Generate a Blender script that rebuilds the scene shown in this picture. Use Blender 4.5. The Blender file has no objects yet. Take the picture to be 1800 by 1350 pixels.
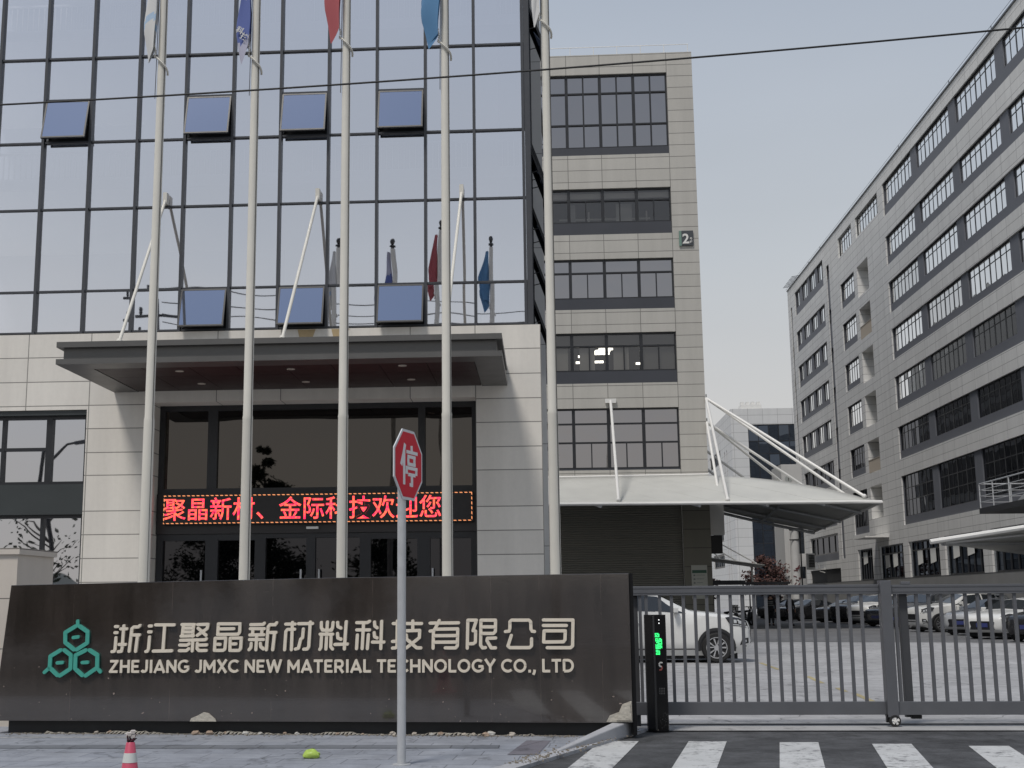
import bpy, bmesh, math, random
from mathutils import Vector, Matrix
R_ = math.radians
random.seed(7)
SC = bpy.context.scene
COL = SC.collection

# ------------------------------------------------------------------ camera
cam = bpy.data.cameras.new('camera')
cam.sensor_width = 36.0
cam.lens = 44.416
cam.shift_x = 0.04531
cam.shift_y = -0.00258
cam.clip_end = 3000
camo = bpy.data.objects.new('camera', cam)
COL.objects.link(camo)
_y, _p, _r = R_(-3.48676), R_(9.84765), R_(-.441455)
fwd = Vector((math.sin(_y)*math.cos(_p), math.cos(_y)*math.cos(_p), math.sin(_p)))
rgt = Vector((math.cos(_y), -math.sin(_y), 0))
upv = rgt.cross(fwd)
rgt2 = math.cos(_r)*rgt + math.sin(_r)*upv
up2 = -math.sin(_r)*rgt + math.cos(_r)*upv
mw = Matrix((rgt2, up2, -fwd)).transposed().to_4x4()
mw.translation = (0, 0, 1.5)
camo.matrix_world = mw
SC.camera = camo

# ------------------------------------------------------------------ world, sun, exposure
SUN_EL, SUN_AZ = 60.0, 210.0        # azimuth clockwise from +Y: behind the camera, to its left
W = bpy.data.worlds.new('World')
SC.world = W
W.use_nodes = True
nt = W.node_tree
nt.nodes.clear()
wo = nt.nodes.new('ShaderNodeOutputWorld')
bg = nt.nodes.new('ShaderNodeBackground')
bg.inputs['Strength'].default_value = 0.1
sky = nt.nodes.new('ShaderNodeTexSky')
sky.sky_type = 'NISHITA'
sky.sun_disc = False
sky.sun_elevation = R_(SUN_EL)
sky.sun_rotation = R_(SUN_AZ)
sky.air_density = 1.0
sky.dust_density = 3.0
tc = nt.nodes.new('ShaderNodeTexCoord')
sx = nt.nodes.new('ShaderNodeSeparateXYZ')
nt.links.new(tc.outputs['Generated'], sx.inputs[0])
rmp = nt.nodes.new('ShaderNodeValToRGB')     # thin overcast: warm pale horizon, grey blue overhead
cr = rmp.color_ramp
cr.elements[0].position = 0.0
cr.elements[0].color = (.67, .635, .60, 1)
cr.elements[1].position = 1.0
cr.elements[1].color = (.27, .33, .45, 1)
for pos, c in ((.12, (.64, .625, .605)), (.26, (.54, .57, .60)), (.42, (.46, .51, .585)), (.62, (.33, .40, .52))):
    e = cr.elements.new(pos)
    e.color = c + (1,)
nt.links.new(sx.outputs['Z'], rmp.inputs['Fac'])
cl = nt.nodes.new('ShaderNodeTexNoise')
cl.inputs['Scale'].default_value = 2.2
cl.inputs['Detail'].default_value = 5
cl.inputs['Roughness'].default_value = .45
cm = nt.nodes.new('ShaderNodeMapping')
cm.inputs['Scale'].default_value = (1, 1, 3.2)
nt.links.new(tc.outputs['Generated'], cm.inputs['Vector'])
nt.links.new(cm.outputs[0], cl.inputs['Vector'])
mr = nt.nodes.new('ShaderNodeMapRange')
mr.inputs['To Min'].default_value = 8.9
mr.inputs['To Max'].default_value = 11.1
nt.links.new(cl.outputs[0], mr.inputs['Value'])
vm = nt.nodes.new('ShaderNodeVectorMath')
vm.operation = 'SCALE'
nt.links.new(rmp.outputs[0], vm.inputs[0])
nt.links.new(mr.outputs[0], vm.inputs['Scale'])
mx = nt.nodes.new('ShaderNodeMix')
mx.data_type = 'RGBA'
mx.inputs['Factor'].default_value = .9
nt.links.new(sky.outputs[0], mx.inputs['A'])
nt.links.new(vm.outputs[0], mx.inputs['B'])
nt.links.new(mx.outputs['Result'], bg.inputs['Color'])
nt.links.new(bg.outputs[0], wo.inputs['Surface'])

sl = bpy.data.lights.new('sun', 'SUN')
sl.energy = 2.5
sl.angle = R_(12)
sl.color = (1, .95, .89)
so = bpy.data.objects.new('sun', sl)
COL.objects.link(so)
sdir = Vector((math.sin(R_(SUN_AZ))*math.cos(R_(SUN_EL)), math.cos(R_(SUN_AZ))*math.cos(R_(SUN_EL)), math.sin(R_(SUN_EL))))
so.rotation_euler = sdir.to_track_quat('Z', 'Y').to_euler()
so.location = (0, -20, 60)

vs = SC.view_settings
vs.view_transform = 'Standard'
vs.look = 'None'
vs.exposure = 0.0
vs.gamma = 1.0
vs.use_curve_mapping = False

# ------------------------------------------------------------------ object helpers
OFF = {}
def thing(name, label, cat, loc=(0, 0, 0), group=None, kind=None):
    o = bpy.data.objects.new(name, None)
    COL.objects.link(o)
    o.empty_display_size = .2
    o.location = loc
    OFF[o.name] = Vector(loc)
    return tag(o, label, cat, group, kind)
def tag(o, label=None, cat=None, group=None, kind=None):
    for k, v in (('label', label), ('category', cat), ('group', group), ('kind', kind)):
        if v:
            o[k] = v
    return o

class MB:
    def __init__(s):
        s.v, s.f, s.m = [], [], []
    def add(s, vs, fs, mi=0):
        n = len(s.v)
        s.v += [tuple(p) for p in vs]
        s.f += [tuple(i+n for i in f) for f in fs]
        s.m += [mi]*len(fs)
        return s
    def box(s, x0, x1, y0, y1, z0, z1, mi=0):
        return s.add([(x, y, z) for z in (z0, z1) for y in (y0, y1) for x in (x0, x1)],
                     [(0, 2, 3, 1), (4, 5, 7, 6), (0, 1, 5, 4), (2, 6, 7, 3), (0, 4, 6, 2), (1, 3, 7, 5)], mi)
    def obox(s, c, ax, ay, az, mi=0):       # centre and three half axes
        c, ax, ay, az = map(Vector, (c, ax, ay, az))
        return s.add([c+i*ax+j*ay+k*az for k in (-1, 1) for j in (-1, 1) for i in (-1, 1)],
                     [(0, 2, 3, 1), (4, 5, 7, 6), (0, 1, 5, 4), (2, 6, 7, 3), (0, 4, 6, 2), (1, 3, 7, 5)], mi)
    def quad(s, a, b, c, d, mi=0):
        return s.add([a, b, c, d], [(0, 1, 2, 3)], mi)
    def tube(s, p0, p1, r0, r1=None, n=10, mi=0, cap=True):
        p0, p1 = Vector(p0), Vector(p1)
        r1 = r0 if r1 is None else r1
        d = (p1-p0).normalized()
        a = d.orthogonal().normalized()
        b = d.cross(a)
        vs = [p+r*(math.cos(t)*a+math.sin(t)*b) for p, r in ((p0, r0), (p1, r1)) for t in [2*math.pi*i/n for i in range(n)]]
        fs = [(i, (i+1) % n, n+(i+1) % n, n+i) for i in range(n)]
        if cap:
            fs += [tuple(range(n-1, -1, -1)), tuple(range(n, 2*n))]
        return s.add(vs, fs, mi)
    def path(s, pts, r, n=8, mi=0):
        pts = [Vector(p) for p in pts]
        vs, fs = [], []
        a = None
        for i, p in enumerate(pts):
            d = (pts[min(i+1, len(pts)-1)]-pts[max(i-1, 0)]).normalized()
            a = d.orthogonal().normalized() if a is None else (a-d*a.dot(d)).normalized()
            b = d.cross(a)
            rr = r[i] if isinstance(r, (list, tuple)) else r
            vs += [p+rr*(math.cos(t)*a+math.sin(t)*b) for t in [2*math.pi*k/n for k in range(n)]]
        for i in range(len(pts)-1):
            fs += [(i*n+k, i*n+(k+1) % n, (i+1)*n+(k+1) % n, (i+1)*n+k) for k in range(n)]
        fs += [tuple(range(n-1, -1, -1)), tuple(range((len(pts)-1)*n, len(pts)*n))]
        return s.add(vs, fs, mi)
    def lathe(s, prof, c=(0, 0, 0), n=24, mi=0):
        c = Vector(c)
        vs = [c+Vector((r*math.cos(2*math.pi*k/n), r*math.sin(2*math.pi*k/n), z)) for r, z in prof for k in range(n)]
        fs = [(i*n+k, i*n+(k+1) % n, (i+1)*n+(k+1) % n, (i+1)*n+k) for i in range(len(prof)-1) for k in range(n)]
        return s.add(vs, fs, mi)
    def prism(s, pts, o, u, v, w, mi=0):     # polygon pts (a,b) in the plane o+a*u+b*v, extruded by vector w
        o, u, v, w = map(Vector, (o, u, v, w))
        n = len(pts)
        vs = [o+a*u+b*v for a, b in pts]
        vs += [p+w for p in vs]
        fs = [tuple(range(n)), tuple(range(2*n-1, n-1, -1))] + [(i, n+i, n+(i+1) % n, (i+1) % n) for i in range(n)]
        return s.add(vs, fs, mi)
    def grid(s, fn, nu, nv, mi=0):
        vs = [fn(i/nu, j/nv) for j in range(nv+1) for i in range(nu+1)]
        fs = [(j*(nu+1)+i, j*(nu+1)+i+1, (j+1)*(nu+1)+i+1, (j+1)*(nu+1)+i) for j in range(nv) for i in range(nu)]
        return s.add(vs, fs, mi)
    def sphere(s, c, r, nu=8, nv=6, mi=0, sz=1):
        c = Vector(c)
        return s.lathe([(max(1e-4, r*math.sin(math.pi*j/nv)), -r*sz*math.cos(math.pi*j/nv)) for j in range(nv+1)], c, nu, mi)
    def build(s, name, mat, parent=None, smooth=False, recalc=False, label=None, off=None, bevel=0):
        off = (OFF.get(parent.name, Vector()) if parent else Vector()) if off is None else Vector(off)
        me = bpy.data.meshes.new(name)
        me.from_pydata([tuple(Vector(p)-off) for p in s.v], [], s.f)
        for mm in (mat if isinstance(mat, (list, tuple)) else [mat]):
            me.materials.append(mm)
        for p, mi in zip(me.polygons, s.m):
            p.material_index = mi
        if recalc or bevel:
            b = bmesh.new()
            b.from_mesh(me)
            if bevel:
                bmesh.ops.remove_doubles(b, verts=b.verts, dist=1e-5)
            bmesh.ops.recalc_face_normals(b, faces=b.faces)
            if bevel:
                eds = [e for e in b.edges if len(e.link_faces) == 2 and e.calc_face_angle(0) > .6]
                bmesh.ops.bevel(b, geom=eds, offset=bevel, segments=2, affect='EDGES', profile=.5)
            b.to_mesh(me)
            b.free()
        if smooth:
            me.polygons.foreach_set('use_smooth', [True]*len(me.polygons))
            try:
                me.set_sharp_from_angle(angle=R_(smooth if smooth is not True else 40))
            except Exception:
                pass
        me.update()
        o = bpy.data.objects.new(name, me)
        COL.objects.link(o)
        OFF[o.name] = off.copy()
        if parent:
            o.parent = parent
        else:
            o.location = off
        if label:
            o['label'] = label
        return o

def copy_tree(o, parent=None):
    c = o.copy()
    COL.objects.link(c)
    OFF[c.name] = OFF.get(o.name, Vector()).copy()
    if parent:
        c.parent = parent
    for ch in list(o.children):
        if ch.name in OFF:
            copy_tree(ch, c)
    return c

# ------------------------------------------------------------------ materials
def newmat(name):
    m = bpy.data.materials.new(name)
    m.use_nodes = True
    t = m.node_tree
    return m, t, t.nodes['Principled BSDF']
def nd(t, typ, **k):
    n = t.nodes.new('ShaderNode'+typ)
    for a, b in k.items():
        setattr(n, a, b)
    return n
def mth(t, op, a, b=None, c=None):
    n = nd(t, 'Math', operation=op)
    for i, x in enumerate((a, b, c)):
        if x is None:
            continue
        if isinstance(x, (int, float)):
            n.inputs[i].default_value = x
        else:
            t.links.new(x, n.inputs[i])
    return n.outputs[0]
def noise(t, vec, scale, detail=4, rough=.55):
    n = nd(t, 'TexNoise')
    n.inputs['Scale'].default_value = scale
    n.inputs['Detail'].default_value = detail
    n.inputs['Roughness'].default_value = rough
    t.links.new(vec, n.inputs['Vector'])
    return n.outputs[0]
def scaled(t, vec, s):
    n = nd(t, 'VectorMath', operation='MULTIPLY')
    t.links.new(vec, n.inputs[0])
    n.inputs[1].default_value = s
    return n.outputs[0]
def tint(t, col, fac):                     # col * fac (socket)
    n = nd(t, 'VectorMath', operation='SCALE')
    if isinstance(col, tuple):
        n.inputs[0].default_value = col[:3]
    else:
        t.links.new(col, n.inputs[0])
    t.links.new(fac, n.inputs['Scale'])
    return n.outputs[0]
def addbump(t, b, h, strength, dist=.02):
    n = nd(t, 'Bump')
    n.inputs['Strength'].default_value = strength
    n.inputs['Distance'].default_value = dist
    t.links.new(h, n.inputs['Height'])
    t.links.new(n.outputs[0], b.inputs['Normal'])
def M(name, col, rough=.6, metal=0., nz=None, bump=None, spec=.5, emit=0, coat=0, obj=False):
    m, t, b = newmat(name)
    b.inputs['Base Color'].default_value = tuple(col)+(1,)
    b.inputs['Roughness'].default_value = rough
    b.inputs['Metallic'].default_value = metal
    b.inputs['Specular IOR Level'].default_value = spec
    b.inputs['Coat Weight'].default_value = coat
    if emit:
        b.inputs['Emission Color'].default_value = tuple(col)+(1,)
        b.inputs['Emission Strength'].default_value = emit
    pos = nd(t, 'TexCoord').outputs['Object'] if obj else nd(t, 'NewGeometry').outputs['Position']
    if nz:
        v = noise(t, pos, nz[0])
        f = mth(t, 'MULTIPLY_ADD', v, 2*nz[1], 1-nz[1])
        v2 = noise(t, pos, nz[0]*.17)
        f = mth(t, 'MULTIPLY', f, mth(t, 'MULTIPLY_ADD', v2, 1.6*nz[1], 1-.8*nz[1]))
        t.links.new(tint(t, tuple(col), f), b.inputs['Base Color'])
        t.links.new(mth(t, 'MULTIPLY_ADD', v, .2, rough-.1), b.inputs['Roughness'])
    if bump:
        addbump(t, b, noise(t, pos, bump[0]), bump[1])
    return m
def panel(name, col, h=(), v=(), w=.012, var=.05, dirt=.1, rough=.65, joint=.25):
    """cladding panels: h, v lists of joints, each ('m', spacing, offset) or a number"""
    m, t, b = newmat(name)
    g = nd(t, 'NewGeometry')
    sp = nd(t, 'SeparateXYZ')
    t.links.new(g.outputs['Position'], sp.inputs[0])
    sn = nd(t, 'SeparateXYZ')
    t.links.new(g.outputs['True Normal'], sn.inputs[0])
    k = mth(t, 'GREATER_THAN', mth(t, 'ABSOLUTE', sn.outputs['X']), .5)
    U = mth(t, 'ADD', mth(t, 'MULTIPLY', sp.outputs['Y'], k), mth(t, 'MULTIPLY', sp.outputs['X'], mth(t, 'SUBTRACT', 1., k)))
    Z = sp.outputs['Z']
    mask = None
    cell = []
    for lst, co in ((h, Z), (v, U)):
        for j in lst:
            if isinstance(j, tuple):
                d = mth(t, 'LESS_THAN', mth(t, 'PINGPONG', mth(t, 'SUBTRACT', co, j[2]), j[1]/2), w)
                cell.append(mth(t, 'FLOOR', mth(t, 'DIVIDE', mth(t, 'SUBTRACT', co, j[2]), j[1])))
            else:
                d = mth(t, 'COMPARE', co, float(j), w)
                cell.append(mth(t, 'GREATER_THAN', co, float(j)))
            mask = d if mask is None else mth(t, 'MAXIMUM', mask, d)
    acc = None
    for i, c in enumerate(cell):
        x = mth(t, 'MULTIPLY', c, 1.37+.731*i)
        acc = x if acc is None else mth(t, 'ADD', acc, x)
    f = None
    if acc is not None:
        wn = nd(t, 'TexWhiteNoise', noise_dimensions='1D')
        t.links.new(acc, wn.inputs['W'])
        f = mth(t, 'MULTIPLY_ADD', wn.outputs['Value'], 2*var, 1-var)
    st = noise(t, scaled(t, g.outputs['Position'], (2.2, 2.2, .22)), 1.0, 6, .6)
    f2 = mth(t, 'MULTIPLY_ADD', st, 2*dirt, 1-dirt)
    fn = noise(t, g.outputs['Position'], 9, 5, .7)
    f2 = mth(t, 'MULTIPLY', f2, mth(t, 'MULTIPLY_ADD', fn, dirt*.8, 1-dirt*.4))
    f = f2 if f is None else mth(t, 'MULTIPLY', f, f2)
    if mask is not None:
        f = mth(t, 'MULTIPLY', f, mth(t, 'SUBTRACT', 1., mth(t, 'MULTIPLY', mask, 1-joint)))
        addbump(t, b, mth(t, 'SUBTRACT', 1., mask), .6, .01)
    t.links.new(tint(t, tuple(col), f), b.inputs['Base Color'])
    b.inputs['Roughness'].default_value = rough
    return m
def glass(name, col, fac_t=0., tcol=(.5, .55, .6), wave=.02, wscale=.9, rough=.015):
    """coated window glass: a tinted mirror, fac_t of the light passes through"""
    m, t, b = newmat(name)
    t.nodes.remove(b)
    gl = nd(t, 'BsdfGlossy')
    gl.inputs['Color'].default_value = col+(1,)
    gl.inputs['Roughness'].default_value = rough
    g = nd(t, 'NewGeometry')
    bp = nd(t, 'Bump')
    bp.inputs['Strength'].default_value = wave
    bp.inputs['Distance'].default_value = .2
    t.links.new(noise(t, g.outputs['Position'], wscale, 1), bp.inputs['Height'])
    t.links.new(bp.outputs[0], gl.inputs['Normal'])
    out = t.nodes['Material Output']
    tr = nd(t, 'BsdfTransparent') if fac_t > 0 else nd(t, 'BsdfDiffuse')
    tr.inputs['Color'].default_value = (tcol if fac_t > 0 else (.012, .013, .015))+(1,)
    mxs = nd(t, 'MixShader')
    fr = nd(t, 'LayerWeight')
    fr.inputs['Blend'].default_value = .35
    fac = mth(t, 'MULTIPLY_ADD', fr.outputs['Fresnel'], .3, (1-fac_t) if fac_t > 0 else .9)
    cl_ = mth(t, 'MINIMUM', fac, 1.)
    t.links.new(cl_, mxs.inputs[0])
    t.links.new(tr.outputs[0], mxs.inputs[1])
    t.links.new(gl.outputs[0], mxs.inputs[2])
    t.links.new(mxs.outputs[0], out.inputs['Surface'])
    return m

STONE1 = panel('beige stone', (.67, .64, .585), h=[1.95, 2.46, 2.97, 3.48, 4.26, 4.76, 5.29, 5.81, 6.35, 6.9], v=[('m', 1.425, -1.43)], w=.010, var=.035, dirt=.17, joint=.35)
STONE1B = panel('grey side stone', (.52, .52, .51), h=[('m', 2.7, .2)], w=.008, var=.02, dirt=.06)
STONE2 = panel('grey cladding', (.43, .415, .38), h=[('m', .69, .0)], v=[('m', 1.915, 7.47)], w=.017, var=.03, dirt=.13, joint=.38)
STONE3 = panel('pale cladding', (.66, .655, .635), h=[('m', .64, .15)], v=[('m', 2.4, .3)], w=.018, var=.035, dirt=.17, joint=.5)
STONE4 = panel('white cladding', (.56, .56, .55), h=[('m', 1.3, 0)], v=[('m', 2.2, 0)], w=.03, var=.02, dirt=.08, joint=.6)
PILLARST = panel('beige pillar stone', (.55, .5, .44), h=[('m', .62, .95)], v=(), w=.006, var=.03, dirt=.12)
SPAN3 = M('slate grey paint', (.125, .131, .150), .6, nz=(1.2, .16))
SPAN2 = M('charcoal panel', (.045, .048, .058), .45, nz=(.8, .12))
ALU = M('dark grey aluminium', (.05, .053, .06), .4, nz=(3, .15))
ALU2 = M('black aluminium', (.016, .017, .02), .4, nz=(3, .2))
G_CURT = glass('blue coated glass', (.95, .955, 1.0), .22, (.85, .87, .95), .04, .55)
G_OPEN = glass('clear blue glass', (.40, .46, .60), .1, (.4, .45, .5), .01)
G_LOW = glass('coated window glass', (.60, .61, .65), 0, wave=.05, wscale=.6)
G_ENT = glass('bronze tinted glass', (.09, .082, .075), 0, wave=.03)
G_DOOR = glass('dark door glass', (.05, .05, .055), 0, wave=.02)
G_B2 = glass('grey window glass', (.36, .35, .36), 0, wave=.05)
G_B2T = glass('clear grey window glass', (.30, .295, .30), .66, (.75, .74, .72), .03)
G_B3 = glass('silver window glass', (.94, .95, .96), 0, wave=.06, wscale=.5)
G_B3B = glass('silver glass over blinds', (.74, .745, .75), 0, wave=.06, wscale=.5)
G_B3L = glass('dim window glass', (.16, .165, .18), 0, wave=.06, wscale=.5)
G_B4 = glass('smoked glass', (.10, .115, .14), 0, wave=.12, wscale=.3)
CANOPY = M('brushed grey metal', (.125, .122, .117), .42, .5, nz=(2.5, .12))
SOFFIT = M('dark red brown soffit', (.020, .009, .009), .5, nz=(2, .15))
WHITEP = M('white paint', (.70, .69, .66), .45, nz=(3, .06))
POLEW = M('cream painted steel', (.62, .60, .54), .38, nz=(4, .06))
GALV = M('galvanised steel', (.50, .51, .52), .5, .35, nz=(9, .16))
MEMB = M('white membrane', (.47, .47, .44), .6, nz=(.9, .12), bump=(2, .05))
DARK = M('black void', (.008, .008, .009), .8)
GATEM = M('grey gate steel', (.115, .119, .13), .42, .25, nz=(5, .1))
GATED = M('dark gate steel', (.06, .062, .068), .45, .2, nz=(5, .1))
BLACK = M('black plastic', (.005, .005, .006), .35, spec=.25)
RUB = M('black rubber', (.012, .012, .012), .75, nz=(20, .3))
BRANCH = M('bark', (.06, .05, .042), .9, nz=(14, .3), bump=(30, .4))

# ------------------------------------------------------------------ building helpers
def P3(ax, u, d, z):
    return (u, d, z) if ax == 'y' else (d, u, z)
def holed(mb, ax, d0, u0, u1, z0, z1, holes, depth, mi=0, mj=None):
    """flat wall with rectangular openings and their reveals; holes (ua, ub, za, zb)"""
    us = sorted({u0, u1} | {min(max(x, u0), u1) for h in holes for x in h[:2]})
    zs = sorted({z0, z1} | {min(max(x, z0), z1) for h in holes for x in h[2:4]})
    for i in range(len(us)-1):
        for j in range(len(zs)-1):
            a, b, c, e = us[i], us[i+1], zs[j], zs[j+1]
            cu, cz = (a+b)/2, (c+e)/2
            if any(h[0] < cu < h[1] and h[2] < cz < h[3] for h in holes):
                continue
            mb.quad(P3(ax, a, d0, c), P3(ax, b, d0, c), P3(ax, b, d0, e), P3(ax, a, d0, e), mi)
    mj = mi if mj is None else mj
    for a, b, c, e in holes:
        d1 = d0+depth
        for p, q in (((a, c), (b, c)), ((b, c), (b, e)), ((b, e), (a, e)), ((a, e), (a, c))):
            mb.quad(P3(ax, p[0], d0, p[1]), P3(ax, q[0], d0, q[1]), P3(ax, q[0], d1, q[1]), P3(ax, p[0], d1, p[1]), mj)
    return mb
def abox(mb, ax, u0, u1, d0, d1, z0, z1, mi=0):
    return mb.box(u0, u1, d0, d1, z0, z1, mi) if ax == 'y' else mb.box(d0, d1, u0, u1, z0, z1, mi)
def window(name, ax, d, u0, u1, z0, z1, parent, vs=(), hs=(), t=.07, dp=.1, fm=None, gm=None, vparts=None, label=None, jit=.004):
    """frame mesh (the part) with its panes as one sub-part; vs mullions (u or (u, thickness)), hs transoms,
    vparts: extra mullions (u, za, zb)"""
    fm, gm = fm or ALU2, gm or G_B2
    mb = MB()
    for a, b in ((u0, u0+t), (u1-t, u1)):
        abox(mb, ax, a, b, d-dp/2, d+dp/2, z0, z1)
    for a, b in ((z0, z0+t), (z1-t, z1)):
        abox(mb, ax, u0+t, u1-t, d-dp/2+.004, d+dp/2, a, b)
    for v in vs:
        u, tt = v if isinstance(v, tuple) else (v, t)
        abox(mb, ax, u-tt/2, u+tt/2, d-dp/2+.001, d+dp/2, z0+t, z1-t)
    for h in hs:
        abox(mb, ax, u0+t, u1-t, d-dp/2+.006, d+dp/2-.005, h-t/2, h+t/2)
    for u, a, b in (vparts or ()):
        abox(mb, ax, u-t*.35, u+t*.35, d-dp/2+.009, d+dp/2-.008, a, b)
    fr = mb.build(name, fm, parent, label=label)
    g = MB()
    us = [u0]+sorted(v[0] if isinstance(v, tuple) else v for v in vs)+[u1]
    zs = [z0]+sorted(hs)+[z1]
    dd = d+dp*.2
    for i in range(len(us)-1):
        for j in range(len(zs)-1):
            k = [dd+random.uniform(-jit, jit) for _ in range(3)]
            k.append(k[0]+k[2]-k[1])
            g.quad(P3(ax, us[i], k[0], zs[j]), P3(ax, us[i+1], k[1], zs[j]), P3(ax, us[i+1], k[2], zs[j+1]), P3(ax, us[i], k[3], zs[j+1]))
    g.build('glass_pane', gm, fr)
    return fr
def text(name, body, size, mat, parent, o, u, v, n, depth=.01, offset=0., align='CENTER', sx=1., fit=None, res=3):
    """lettering as a mesh: at o, reading along u, up along v, standing out along n"""
    c = bpy.data.curves.new(name, 'FONT')
    c.body = body
    c.size = size
    c.extrude = depth/2
    c.offset = offset
    c.align_x = align
    c.resolution_u = res
    ob = bpy.data.objects.new(name+'_curve', c)
    COL.objects.link(ob)
    me = bpy.data.meshes.new_from_object(ob.evaluated_get(bpy.context.evaluated_depsgraph_get()))
    bpy.data.objects.remove(ob)
    bpy.data.curves.remove(c)
    xs = [q.co.x for q in me.vertices]
    if fit:
        sx = fit/(max(xs)-min(xs))
        x0 = min(xs) if align == 'LEFT' else (min(xs)+max(xs))/2
    else:
        x0 = 0
    o, u, v, n = map(Vector, (o, u, v, n))
    off = OFF.get(parent.name, Vector()) if parent else Vector()
    for q in me.vertices:
        q.co = o+(q.co.x-x0)*sx*u+q.co.y*v+(q.co.z+depth/2)*n-off
    me.materials.clear()
    me.materials.append(mat)
    me.name = name
    ob = bpy.data.objects.new(name, me)
    COL.objects.link(ob)
    OFF[ob.name] = off.copy()
    if parent:
        ob.parent = parent
    return ob
def strokes(mb, lines, w, o, u, v, n, d0, d1, caps=10, flat=False):
    """rounded strokes: polylines (a, b) of width w as raised bars; every piece a hair higher than the last"""
    o, u, v, n = map(Vector, (o, u, v, n))
    k = 0
    def add(pts):
        nonlocal k
        k += 1
        mb.prism(pts, o+n*d0, u, v, n*(d1-d0+.00035*k))
    for ln in lines:
        for (a, b), (c, e) in zip(ln, ln[1:]):
            dx, dy = c-a, e-b
            L = math.hypot(dx, dy) or 1e-6
            px, py = -dy/L*w/2, dx/L*w/2
            add([(a+px, b+py), (a-px, b-py), (c-px, e-py), (c+px, e+py)])
        for a, b in (ln[1:-1] if flat else ln):
            add([(a+w*.49*math.cos(2*math.pi*i/caps), b+w*.49*math.sin(2*math.pi*i/caps)) for i in range(caps)])
    return mb

# ------------------------------------------------------------------ setting: ground, road, pavement, yard
def sheet(name, pts, z, mat, h=0):
    mb = MB()
    if h:
        mb.prism([(x, y) for x, y in pts], (0, 0, z-h), (1, 0, 0), (0, 1, 0), (0, 0, h))
    else:
        mb.add([(x, y, z) for x, y in pts], [tuple(range(len(pts)))])
    return tag(mb.build(name, mat), kind='structure')
def ground_mat(name, col, tile=None, crack=.0, nz=.12, rough=.85, bump=.25, wet=.0):
    m, t, b = newmat(name)
    g = nd(t, 'NewGeometry')
    pos = g.outputs['Position']
    a = noise(t, pos, 34, 8, .85)
    c = noise(t, pos, 2.3, 8, .68)
    e = noise(t, pos, .35, 5, .6)
    f = mth(t, 'MULTIPLY', mth(t, 'MULTIPLY_ADD', a, 2*nz, 1-nz), mth(t, 'MULTIPLY_ADD', c, 3*nz, 1-1.5*nz))
    f = mth(t, 'MULTIPLY', f, mth(t, 'MULTIPLY_ADD', e, 2.4*nz, 1-1.2*nz))
    hgt = a
    if tile:
        bt = nd(t, 'TexBrick')
        bt.offset = tile[3]
        for nme, val in (('Scale', 1.), ('Mortar Size', tile[2]), ('Brick Width', tile[0]), ('Row Height', tile[1]), ('Bias', 0.)):
            bt.inputs[nme].default_value = val
        bt.inputs['Color1'].default_value = (1, 1, 1, 1)
        bt.inputs['Color2'].default_value = (.86, .87, .89, 1)
        bt.inputs['Mortar'].default_value = (.45, .45, .46, 1)
        mp = nd(t, 'Mapping')
        mp.inputs['Rotation'].default_value = (0, 0, tile[4])
        t.links.new(pos, mp.inputs['Vector'])
        wv = nd(t, 'VectorMath', operation='ADD')
        t.links.new(mp.outputs[0], wv.inputs[0])
        wv.inputs[1].default_value = (100, 100, 0)
        t.links.new(wv.outputs[0], bt.inputs['Vector'])
        sc = nd(t, 'VectorMath', operation='MULTIPLY')
        t.links.new(bt.outputs['Color'], sc.inputs[0])
        sc.inputs[1].default_value = col
        src = sc.outputs[0]
    else:
        src = col
    sp_ = noise(t, scaled(t, pos, (1.0, .55, 1.0)), 3.1, 7, .72)
    f = mth(t, 'MULTIPLY', f, mth(t, 'MULTIPLY_ADD', mth(t, 'MAXIMUM', mth(t, 'SUBTRACT', sp_, .56), 0.), -4.2, 1.0))
    if crack:
        vo = nd(t, 'TexVoronoi', feature='DISTANCE_TO_EDGE')
        vo.inputs['Scale'].default_value = .45
        nv = nd(t, 'VectorMath', operation='ADD')
        t.links.new(pos, nv.inputs[0])
        nn = nd(t, 'TexNoise')
        nn.inputs['Scale'].default_value = 1.4
        t.links.new(pos, nn.inputs['Vector'])
        t.links.new(nn.outputs['Color'], nv.inputs[1])
        t.links.new(nv.outputs[0], vo.inputs['Vector'])
        f = mth(t, 'MULTIPLY', f, mth(t, 'SUBTRACT', 1., mth(t, 'MULTIPLY', mth(t, 'LESS_THAN', vo.outputs[0], .006), crack)))
    t.links.new(tint(t, src, f), b.inputs['Base Color'])
    b.inputs['Roughness'].default_value = rough
    if wet:
        t.links.new(mth(t, 'MULTIPLY_ADD', c, -wet, rough+wet*.4), b.inputs['Roughness'])
    addbump(t, b, hgt, bump, .01)
    return m
ASPH = ground_mat('asphalt', (.058, .059, .062), nz=1.0, rough=.8, bump=.6, wet=.3)
CONC = ground_mat('yard concrete', (.33, .33, .335), nz=.36, crack=.45, wet=.2)
PAVE = ground_mat('grey granite paving', (.27, .285, .315), tile=(.62, .36, .006, .37, .06), nz=.34, crack=.3, rough=.72)
DRAINM = ground_mat('drain cover stone', (.155, .165, .18), tile=(.5, .4, .01, .0, 0), nz=.2)
CONC2 = ground_mat('pale sill concrete', (.33, .33, .33), nz=.2)
STRIPEM = ground_mat('worn white road paint', (.50, .505, .50), nz=.16, rough=.6)
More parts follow.
